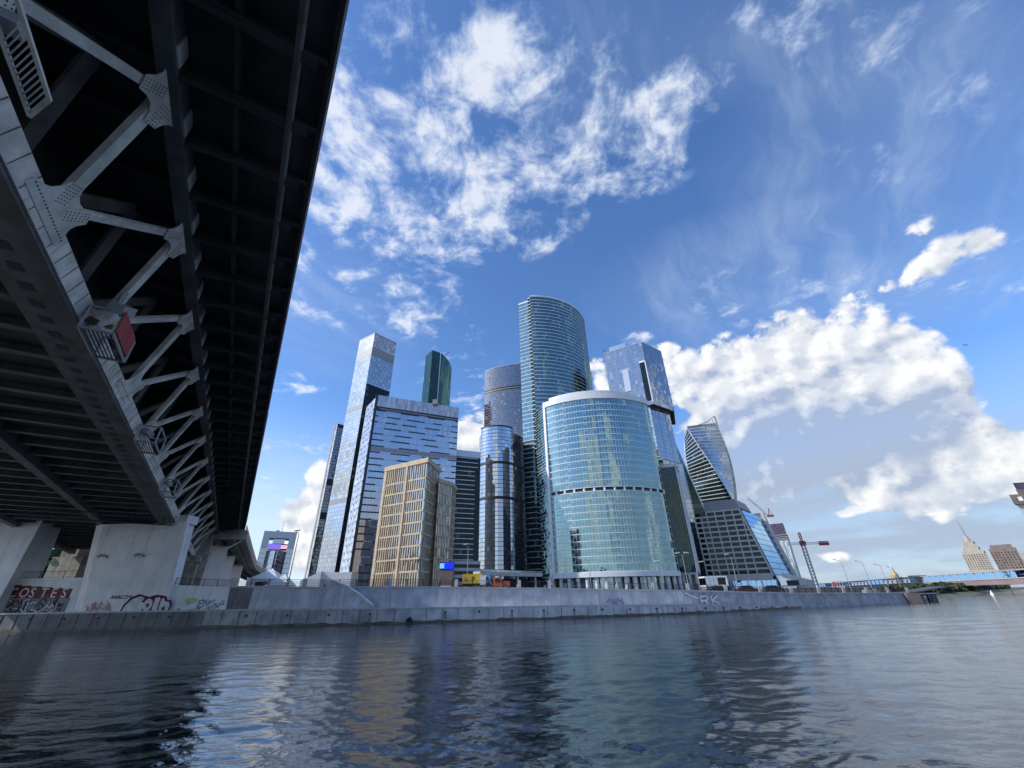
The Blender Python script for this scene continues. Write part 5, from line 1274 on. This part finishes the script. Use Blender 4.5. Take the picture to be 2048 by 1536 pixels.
core(A_, [tuple(np.array((xa, ya))+au*x+an*o) for x, o in ((5.2, -4), (12, -.5), (AL-5.2, -4), (AL-5.2, -15), (5.2, -15))], GZ, 41.5)
Ab(5.4, AL-5.4, -.8, -.4, 42.2, 47.5, 'screen_panel', 'frame_dark')
Ab(5.6, 15.0, -.4, -.3, 43.0, 47.3, 'screen_violet', 'led_violet'); Ab(15.0, AL-5.6, -.4, -.3, 43.8, 46.6, 'screen_pink', 'led_pink'); Ab(12, AL-6, -.3, -.26, 45.2, 45.6, 'screen_line', 'led_violet')
Ab(8, 17, -8, -3, 48, 51.5, 'roof_lantern', 'glass_blue')
MB().tube((*(np.array((xa, ya))+au*AL*.52), 57.5), (*(np.array((xa, ya))+au*AL*.52), 66), .22, .1, 6).build('antenna', 'frame_grey', A_)
Ab(AL*.35, AL*.45, -6, -2, 57.5, 58.6, 'roof_unit', 'frame_grey')

# tents and pavilions by the street
def tent(azd, D, w_, label, z1=9.0):
    x, y = pol(azd, D); t = thing('event_tent', (x, y, GZ), label, 'tent')
    MB().box(x-w_/2, x+w_/2, y, y+w_*.6, GZ, z1-2.2).build('wall', 'canvas_white', t)
    mb = MB(); c = (x+w_*.1, y+w_*.3, z1+1.8); k = [(x-w_/2-.3, y-.3, z1-2.2), (x+w_/2+.3, y-.3, z1-2.2), (x+w_/2+.3, y+w_*.6, z1-2.2), (x-w_/2-.3, y+w_*.6, z1-2.2)]
    for i in range(4): mb.poly([k[i], k[(i+1) % 4], c])
    mb.build('roof', 'canvas_white', t); MB().box(x-w_*.2, x+w_*.2, y-.05, y, GZ, z1-3).build('opening', 'glass_dark', t); return t
tent(-29.6, 200, 12, 'white pointed tent in front of the portal office', 13.5); tent(-28.0, 190, 9, 'white tent with dark openings right of the pointed one', 11)
x, y = pol(-24.9, 190); t = thing('glass_pavilion', (x, y, GZ), 'pale canted glass pavilion at the foot of the slim towers', 'pavilion')
MB().prism([(x-3, y), (x+4.5, y), (x+4.5, y+9), (x-3, y+9)], GZ, [10.5, 13.6, 13.6, 10.5]).build('canted_hall', 'frame_white', t); MB().box(x+4.5, x+16, y+1, y+9, GZ, 13.2).build('hall', 'frame_white', t)
MB().box(x+5, x+13, y+.9, y+1, 5.5, 9.0).build('dark_band', 'glass_dark', t)

# ------------------------------------------------------------------ street furniture and vehicles
def lamp(x, y, z, h, arm, label, group, double=False, m='frame_grey'):
    t = thing('street_lamp', (x, y, z), label, 'street lamp', group)
    mb = MB(); mb.tube((x, y, z-.4), (x, y, z+h), .11, .06, 8); mb.build('pole', m, t)
    for sg in ((1, -1) if double else (1,)):
        mb = MB(); pr_ = (x, y, z+h)
        for i in range(1, 6): f = i/5; c = (x+sg*arm*f, y, z+h+.55*math.sin(f*1.57)); mb.tube(pr_, c, .05, .045, 6); pr_ = c
        mb.build('arm', m, t); e = pr_
        hd = MB().obox(e, (sg, 0, .12), (0, 1, 0), (-.12*sg, 0, 1), (-.1, .95), (-.17, .17), (-.07, .1)).build('lamp_head', 'white_paint', t)
    return t
GL = 'street lamps along the embankment'
x, y = pol(-26.9, 95); lamp(x, y, 5.2, 10.0, -.9, 'tall thin street lamp beside the white portal office', GL)
x, y = pol(-6.2, 95); lamp(x, y, 4.8, 8.3, -1.0, 'street lamp with bright head in front of the dark lined slab', GL)
for azd, D, h, arm, lab in ((20.75, 112, 7.3, -1.5, 'street lamp with white heads before the dark finned box'), (22.0, 118, 5.6, 1.2, 'street lamp beside the white pavilion'), (18.1, 100, 5.0, -1.2, 'street lamp standing before the round tower columns'),
                            (9.4, 100, 6.0, 1.2, 'double street lamp in front of the middle of the round tower'), (26.0, 125, 7.4, -1.3, 'street lamp in front of the beige gridded block')):
    x, y = pol(azd, D); lamp(x, y, 4.0, h, arm, lab, GL, double=(azd in (9.4, 20.75)))
for azd, D, h, lab in ((36.2, 170, 8.6, 'first street lamp right of the tower crane above the grey wall'), (37.9, 175, 8.2, 'second street lamp above the grey wall right of the crane'), (39.2, 190, 7.6, 'third street lamp above the grey wall towards the landing'), (40.1, 200, 7.0, 'fourth street lamp nearest the boat landing')):
    x, y = pol(azd, D); lamp(x, y, 2.6, h, -2.4, lab, GL)

# blue sign kiosk
x, y = pol(-8.9, 92); t = thing('sign_kiosk', (x, y, 4.8), 'dark kiosk with a glowing blue sign on its roof', 'kiosk')
MB().box(x-1.3, x+1.3, y, y+2.4, 4.6, 8.6).build('body', 'brick_brown', t); MB().box(x-1.1, x+1.1, y-.03, y, 4.8, 5.6).build('counter', 'white_paint', t)
MB().box(x-1.4, x+1.55, y-.1, y+.4, 8.6, 9.9).build('sign_box', 'iron_black', t); MB().box(x-.45, x+1.5, y-.13, y-.1, 8.65, 9.8).build('sign_face', 'led_blue', t); MB().box(x-1.35, x-.45, y-.13, y-.1, 8.75, 9.7).build('sign_end', 'led_cyan', t)
# yellow box truck and orange crane truck
def wheel(cx, y, z, r, t):
    wo = MB().tube((cx, y-.02, z), (cx, y+.28, z), r, r, 14).build('wheel', 'rubber', t); MB().tube((cx, y-.05, z), (cx, y-.02, z), r*.55, r*.5, 10).build('rim', 'frame_grey', wo)
x, y = pol(-5.6, 88); z = 4.55
t = thing('yellow_container_truck', (x, y, z), 'yellow box body of a work truck with a black letter mark', 'truck')
MB().box(x-1.9, x+1.9, y, y+2.2, z+1.2, z+2.9).build('box_body', 'yellow_paint', t); MB().box(x-1.9, x+3.4, y+.3, y+1.9, z+.7, z+1.2).build('chassis', 'iron_black', t)
text_mesh('letter_mark', 'P', 'tag_black', 1.2, (x-.1, y-.02, z+1.6), (1, 0, 0), (0, 0, 1), t, .03); MB().box(x-1.5, x-1.0, y-.03, y, z+1.7, z+2.3).build('side_mark', 'tan_dark', t)
mb = MB(); mb.hexa([(x+2.1, y+.1, z+1.2), (x+3.6, y+.1, z+1.2), (x+3.6, y+2.1, z+1.2), (x+2.1, y+2.1, z+1.2), (x+2.2, y+.2, z+2.6), (x+3.1, y+.2, z+2.6), (x+3.1, y+2, z+2.6), (x+2.2, y+2, z+2.6)]); mb.build('cab', 'white_paint', t)
MB().box(x+2.4, x+3.1, y+.07, y+.1, z+1.8, z+2.4).build('cab_window', 'glass_dark', t)
for dx in (-1.2, 1.0, 2.9): wheel(x+dx, y+.1, z+.5, .5, t)
x, y = pol(-2.35, 86); z = 4.5
t = thing('orange_crane_truck', (x, y, z), 'orange truck with a blue folding boom on the embankment', 'truck')
mb = MB(); mb.hexa([(x-.9, y, z+.6), (x+1.0, y, z+.6), (x+1.0, y+2.1, z+.6), (x-.9, y+2.1, z+.6), (x-.8, y+.1, z+2.2), (x+.55, y+.1, z+2.2), (x+.55, y+2, z+2.2), (x-.8, y+2, z+2.2)]); mb.build('cab', 'orange_paint', t)
MB().box(x-.5, x+.4, y-.02, y+.12, z+1.4, z+2.0).build('cab_window', 'glass_dark', t); MB().box(x+1.0, x+2.3, y, y+2.1, z+.6, z+1.5).build('bonnet', 'orange_paint', t); MB().box(x-4.4, x-.9, y+.2, y+1.9, z+.6, z+.95).build('flat_bed', 'brick_brown', t)
mb = MB(); mb.beam((x-1.3, y+1, z+1), (x-2.1, y+1, z+3.3), .4, .4); mb.build('boom', 'blue_paint', t); mb = MB(); mb.beam((x-2.1, y+1, z+3.3), (x-1.5, y+1, z+2.2), .25, .25); mb.box(x-3.4, x-2.3, y+.5, y+1.6, z+1, z+2.6); mb.build('boom_tip', 'white_paint', t)
for dx in (-3.6, -1.6, 1.5): wheel(x+dx, y+.05, z+.5, .5, t)
for i, (azd, D, m_, lab) in enumerate(((27.0, 112, 'car_red', 'dark red parked car behind the railing by the beige block'), (29.5, 122, 'frame_dark', 'black parked car behind the railing right of the red one'), (24.0, 106, 'iron_black', 'black parked car behind the white letters on the wall'))):
    x, y = pol(azd, D); z = 3.0; t = thing('parked_car', (x, y, z), lab, 'car', 'cars parked along the embankment')
    mb = MB(); mb.hexa([(x-2.2, y, z+.3), (x+2.2, y, z+.3), (x+2.2, y+1.8, z+.3), (x-2.2, y+1.8, z+.3), (x-2.1, y+.05, z+1.0), (x+2.1, y+.05, z+1.0), (x+2.1, y+1.75, z+1.0), (x-2.1, y+1.75, z+1.0)]); mb.build('body', m_, t)
    mb = MB(); mb.hexa([(x-1.5, y+.1, z+1.0), (x+1.3, y+.1, z+1.0), (x+1.3, y+1.7, z+1.0), (x-1.5, y+1.7, z+1.0), (x-1.0, y+.3, z+1.6), (x+.7, y+.3, z+1.6), (x+.7, y+1.5, z+1.6), (x-1.0, y+1.5, z+1.6)]); mb.build('cabin', 'glass_dark', t)
    for dx in (-1.3, 1.35): wheel(x+dx, y-.02, z+.33, .33, t)
# curved elevated walkway
t = thing('elevated_walkway', (*pol(-2, 200), GZ), 'beige curved elevated walkway in front of the bowed blue tower', 'walkway')
pw_ = arc3(pol(-4.6, 196), pol(-2.0, 206), pol(3.4, 224), 18)
strip(MB(), pw_, 12.2, 13.7, 0, 4.0).build('deck', 'concrete_pale', t); strip(MB(), pw_, 13.7, 14.6, -.1, .1).build('parapet', 'glass_grey', t)
for i in (1, 6, 11, 16): MB().tube((pw_[i][0], pw_[i][1]+2, GZ), (pw_[i][0], pw_[i][1]+2, 12.2), .6, .5, 10).build('column', 'concrete_pale', t)

# ------------------------------------------------------------------ right: glazed footbridge, landing, far skyline
p0, p1 = np.array(pol(33.6, 720)), np.array(pol(50.5, 345)); fu = p1-p0; FL = float(np.linalg.norm(fu)); fu /= FL; fn = np.array((fu[1], -fu[0]))
if fn @ (-p0) < 0: fn = -fn
FB = thing('glazed_footbridge', (p0[0], p0[1], 0), 'long footbridge with blue glazed gallery crossing the river', 'bridge')
def Fb(mb, a, b, o0, o1, z0, z1): return mb.obox((p0[0], p0[1], 0), (fu[0], fu[1], 0), (fn[0], fn[1], 0), (0, 0, 1), (a, b), (o0, o1), (z0, z1))
Fb(MB(), 0, FL+60, -12, 0, 4.6, 7.4).build('deck_girder', 'pink_rail', FB)
Fb(MB(), 0, FL+60, -12, .3, 7.4, 7.9).build('deck_edge', 'concrete_pale', FB)
Fb(MB(), 0, FL+60, -12, .6, 11.4, 11.9).build('roof', 'concrete_pale', FB)
n = int((FL+60)/9)
for i in range(n):
    a, b = i*9.0, (i+1)*9.0; gm = 'glass_sky' if (i < 13 or 17 < i < 22 or i > 29) else 'panel_white'
    if gm == 'glass_sky': Fb(MB(), a+.15, b-.15, -.3, -.2, 8.0, 11.3).build('glass_panel', gm, FB)
    mb = MB(); Fb(mb, a-.12, a+.12, -.4, .1, 7.9, 11.4)
    if gm != 'glass_sky':
        pa, pb = (*(p0+fu*a), 7.9), (*(p0+fu*(a+4.5)), 11.4); pc_ = (*(p0+fu*b), 7.9); mb.beam(pa, pb, .3, .3); mb.beam(pb, pc_, .3, .3)
    mb.build('bay_post', 'concrete_pale', FB)
for a, m_ in ((60, 'red_paint'), (250, 'concrete_pale')): Fb(MB(), a, a+8, -8, .8, 4, 12.8).build('stair_tower', m_, FB)
for a in (130,): Fb(MB(), a, a+6, -10, -2, -1, 4.6).build('pier', 'old_concrete', FB)
# boat landing at the end of the grey wall
x, y = 109, 127; t = thing('boat_landing', (x, y, 0), 'dark boat landing with slanted roof at the end of the wall', 'landing stage')
MB().prism([(x, y), (x+16, y+9), (x+14, y+14), (x-2, y+5)], 1.9, 2.15).build('deck', 'concrete_pale', t)
MB().hexa([(x+1, y+.5, 2.15), (x+24, y+14, 3.6), (x+22, y+18, 3.7), (x-1, y+4, 2.2), (x+1, y+.5, 2.45), (x+24, y+14, 3.8), (x+22, y+18, 3.9), (x-1, y+4, 2.5)]).build('roof', 'frame_dark', t)
for f in (.02, .35, .62, .75, .85): c = (x+.6+15*f, y+1+8.6*f); MB().beam((c[0], c[1], -1), (c[0]+.3*f, c[1], 2.0), .7, .7, (1, 0, 0)).build('pile', 'bridge_dark', t)
MB().box(x-3.4, x+.2, y-2.4, y+2.2, -1, 2.3).build('end_block', 'brick_brown', t)
MB().beam((x+1, y+1.5, 1.8), (x+8, y+5, .6), .2, .2).build('brace', 'bridge_dark', t)
MB().box(x-11, x-7.5, y+1.2, y+3, 2.2, 3.3).build('ticket_booth', 'concrete_pale', t); MB().box(x-7.3, x-4, y+2.2, y+4, 2.2, 3.3).build('red_booth', 'brick_brown', t)
# hotel tower with spire, far away
hx, hy = pol(46.05, 1500); t = thing('spired_hotel', (hx, hy, 8), 'stepped stone tower with a needle spire on the far skyline', 'tower')
hu = np.array((math.cos(R(-46)), math.sin(R(-46)))); hn = np.array((hu[1], -hu[0]))
def Hb(w_, z0, z1, nm, m='stone_warm', off=0, d=None):
    d = d or w_; return MB().obox((hx, hy, 0), (hu[0], hu[1], 0), (hn[0], hn[1], 0), (0, 0, 1), (off-w_/2, off+w_/2), (-d/2, d/2), (z0, z1)).build(nm, m, t)
Hb(84, 8, 30, 'wings'); Hb(58, 30, 38, 'wing_tops', off=4); Hb(41, 30, 74, 'main_block'); Hb(32, 74, 82, 'setback'); Hb(22, 82, 95, 'upper_block'); Hb(15, 95, 102, 'lantern')
MB().tube((hx, hy, 102), (hx, hy, 114), 6, 3.2, 8).build('spire_base', 'stone_warm', t); MB().tube((hx, hy, 114), (hx, hy, 152), 2.4, .35, 8).build('spire', 'frame_grey', t)
for sx in (-1, 1):
    for w_, z in ((18.5, 74), (13, 82), (9, 95)): MB().tube((hx+hu[0]*sx*w_, hy+hu[1]*sx*w_, z), (hx+hu[0]*sx*w_, hy+hu[1]*sx*w_, z+7), 2, .6, 6).build('pinnacle', 'stone_warm', t)
mb = MB()
for i in range(9):
    for k in range(9): mb.obox((hx, hy, 0), (hu[0], hu[1], 0), (hn[0], hn[1], 0), (0, 0, 1), (-18.5+i*4.25, -17.1+i*4.25), (20.4, 20.7), (36+k*4.2, 38.4+k*4.2))
mb.build('small_windows', 'glass_dark', t, kind='stuff')
# blocks right of the hotel and church
for a0, a1, D, z1, m_, lab in ((47.05, 48.7, 1150, 64, 'brick_brown', 'brown stepped apartment block right of the spired tower'), (48.6, 50.2, 1300, 56, 'stone_warm', 'grey brown block at the far right of the skyline')):
    pa, pb = pol(a0, D), pol(a1, D); t = thing('apartment_block', (pa[0], pa[1], 8), lab, 'building')
    pl = [pa, pb, pol(a1, D+50), pol(a0, D+50)]; MB().prism(pl, 8, z1).build('wall', m_, t); MB().prism(inset(pl, 6), z1, z1+6).build('attic', m_, t); mb = MB()
    uu = np.array(pb)-np.array(pa); LL_ = np.linalg.norm(uu); uu /= LL_; nn_ = np.array((uu[1], -uu[0]))
    for i in range(int(LL_/4)):
        for k in range(int((z1-14)/4)): mb.obox((pa[0], pa[1], 0), (uu[0], uu[1], 0), (nn_[0], nn_[1], 0), (0, 0, 1), (1.2+i*4, 2.8+i*4), (0, .2), (12+k*4, 13.9+k*4))
    mb.build('small_windows', 'glass_dark', t, kind='stuff')
cx, cy = pol(40.0, 1100); t = thing('gilded_church', (cx, cy, 6), 'church with a golden dome and spire behind the glazed footbridge', 'church')
MB().box(cx-7, cx+7, cy-7, cy+7, 6, 24).build('nave', 'stone_warm', t); prf = [(5, 24), (5.6, 27), (4.8, 30), (3, 33), (1.4, 36), (.6, 40)]; mb = MB()
for (r0, z0), (r1, z1) in zip(prf[:-1], prf[1:]): mb.tube((cx, cy, z0), (cx, cy, z1), r0, r1, 14)
mb.build('dome', 'gold', t, smooth=False); MB().tube((cx, cy, 40), (cx, cy, 56), .8, .2, 6).build('spire', 'white_paint', t)
# tower cut by the right edge of the picture
ea, eb, ec = pol(50.15, 420), pol(54, 440), pol(54, 500); t = thing('edge_tower', (ea[0], ea[1], 5), 'dark topped tower cut by the right picture edge', 'tower')
MB().prism([ea, eb, ec, pol(50.9, 500)], 2.4, 50).build('shaft', 'beige_panel', t)
MB().prism([pol(50.0, 417), pol(54.1, 437), ec, pol(50.8, 500)], 50, 56).build('crown_ledge', 'brick_brown', t)
MB().prism([pol(50.55, 424), pol(54.1, 445), ec, pol(51.2, 500)], 56, 59.5).build('crown', 'brick_brown', t); MB().prism([pol(50.6, 426), pol(54.1, 447), ec, pol(51.3, 500)], 59.5, 64).build('crown_top', 'net_purple', t)
MB().prism([pol(50.4, 416), pol(50.65, 416.5), pol(50.65, 417), pol(50.4, 416.6)], 51.5, 54).build('crown_window', 'white_paint', t)
structure(MB().prism([(225, 60), (285, 205), (330, 240), (520, 330), (1300, 800), (1700, 60)], -1, 2.6).build('opposite_bank', 'grass_bank'))
# trees on the far shore: leaf cards spread through every crown
TREES = 'trees on the far shore'
def leaf_crown(mb, c, rx, rz, n):
    P = RNG.normal(size=(n, 3)); P /= np.linalg.norm(P, axis=1)[:, None]; P *= (RNG.random(n)**.4)[:, None]
    lobes = RNG.normal(size=(7, 3))*.45
    for p in P:
        q_ = p*.62+lobes[RNG.integers(7)]*.75; ctr_ = np.array(c)+q_*np.array((rx, rx, rz)); a = RNG.normal(size=3); a /= np.linalg.norm(a); b = np.cross(a, RNG.normal(size=3)); b /= np.linalg.norm(b); s_ = RNG.uniform(.7, 1.5)
        mb.quad(ctr_-a*s_-b*s_*.7, ctr_+a*s_-b*s_*.6, ctr_+a*s_*.8+b*s_*.7, ctr_-a*s_*.9+b*s_*.6)
mb = MB()
for i in range(6500):          # unbroken shrubbery on the bank, a mass of leaves
    f = .10+.90*RNG.random()**1.5; k = f*3.999; j = int(k); g = k-j
    x = BK[j][0]*(1-g)+BK[j+1][0]*g-3-RNG.random()*4-.009*BK[j][0]; y = BK[j][1]*(1-g)+BK[j+1][1]*g+4+RNG.random()*4+.013*BK[j][0]
    top = min(2.2+.0095*x, 5.2)+.5*math.sin(x*.13)+.4*math.sin(x*.31+1); c = np.array((x, y, .9+RNG.random()**.9*(top-.9)))
    s_ = (.40+.0034*x)*RNG.uniform(.7, 1.5); a_ = RNG.normal(size=3); a_ /= np.linalg.norm(a_); b_ = np.cross(a_, RNG.normal(size=3)); b_ /= np.linalg.norm(b_)
    mb.quad(c-a_*s_-b_*s_*.7, c+a_*s_-b_*s_*.6, c+a_*s_*.8+b_*s_*.7, c-a_*s_*.9+b_*s_*.6)
o = mb.build('shore_shrubbery', 'leaf_dark', kind='stuff'); o['label'] = 'dark green shrubbery on the bank under the glazed footbridge'
for i in range(2):
    x, y = ((-113.5, 108), (-121, 113))[i]; t = thing('underpass_tree', (x, y, 5), ('leafy tree lit green by the lamp under the bridge', 'darker leafy tree farther behind the green lamp')[i], 'tree', 'trees behind the underpass')
    MB().tube((x, y, 4.5), (x, y, 10), .25, .12, 6).build('trunk', 'bark', t); mb = MB(); leaf_crown(mb, (x, y, 12), 4.0, 4.5, 300); mb.build('crown', 'leaf_dark', t)
# white buoy and a gull
x, y = pol(45.9, 330); t = thing('river_buoy', (x, y, 0), 'small white buoy floating near the far shore', 'buoy')
MB().tube((x, y, -.3), (x, y, .5), .8, .7, 12).build('float', 'white_paint', t); MB().tube((x, y, .5), (x, y, 2.0), .5, .1, 8).build('cone', 'white_paint', t)
d_ = direction(1933, 690); c = V(d_.x, d_.y, d_.z)*120+V(0, 0, EYE); t = thing('gull', tuple(c), 'small dark bird flying before the big white cloud', 'bird')
mb = MB(); mb.poly([c, c+V(.5, .1, .22), c+V(.45, .3, .18)]); mb.poly([c, c+V(-.5, .1, .2), c+V(-.45, .3, .16)]); mb.tube(c+V(0, -.2, 0), c+V(0, .35, 0), .07, .03, 6); mb.build('body', 'iron_black', t)
# low moored dark bush at the quay joint
x, y = -16.2, 71.3; t = thing('quay_weeds', (x, y, .4), 'tuft of green weeds at the quay wall joint', 'plant')
mb = MB()
for i in range(50):
    p = V(x+RNG.normal()*.2, y-.2+RNG.normal()*.08, .3+abs(RNG.normal())*.25); a = RNG.normal(size=3)*.09; b = RNG.normal(size=3)*.09; mb.quad(p-a-b, p+a-b, p+a+b, p-a+b)
mb.build('leaves', 'leaf_dark', t)

for o in bpy.data.objects:
    if '_o' in o: del o['_o']
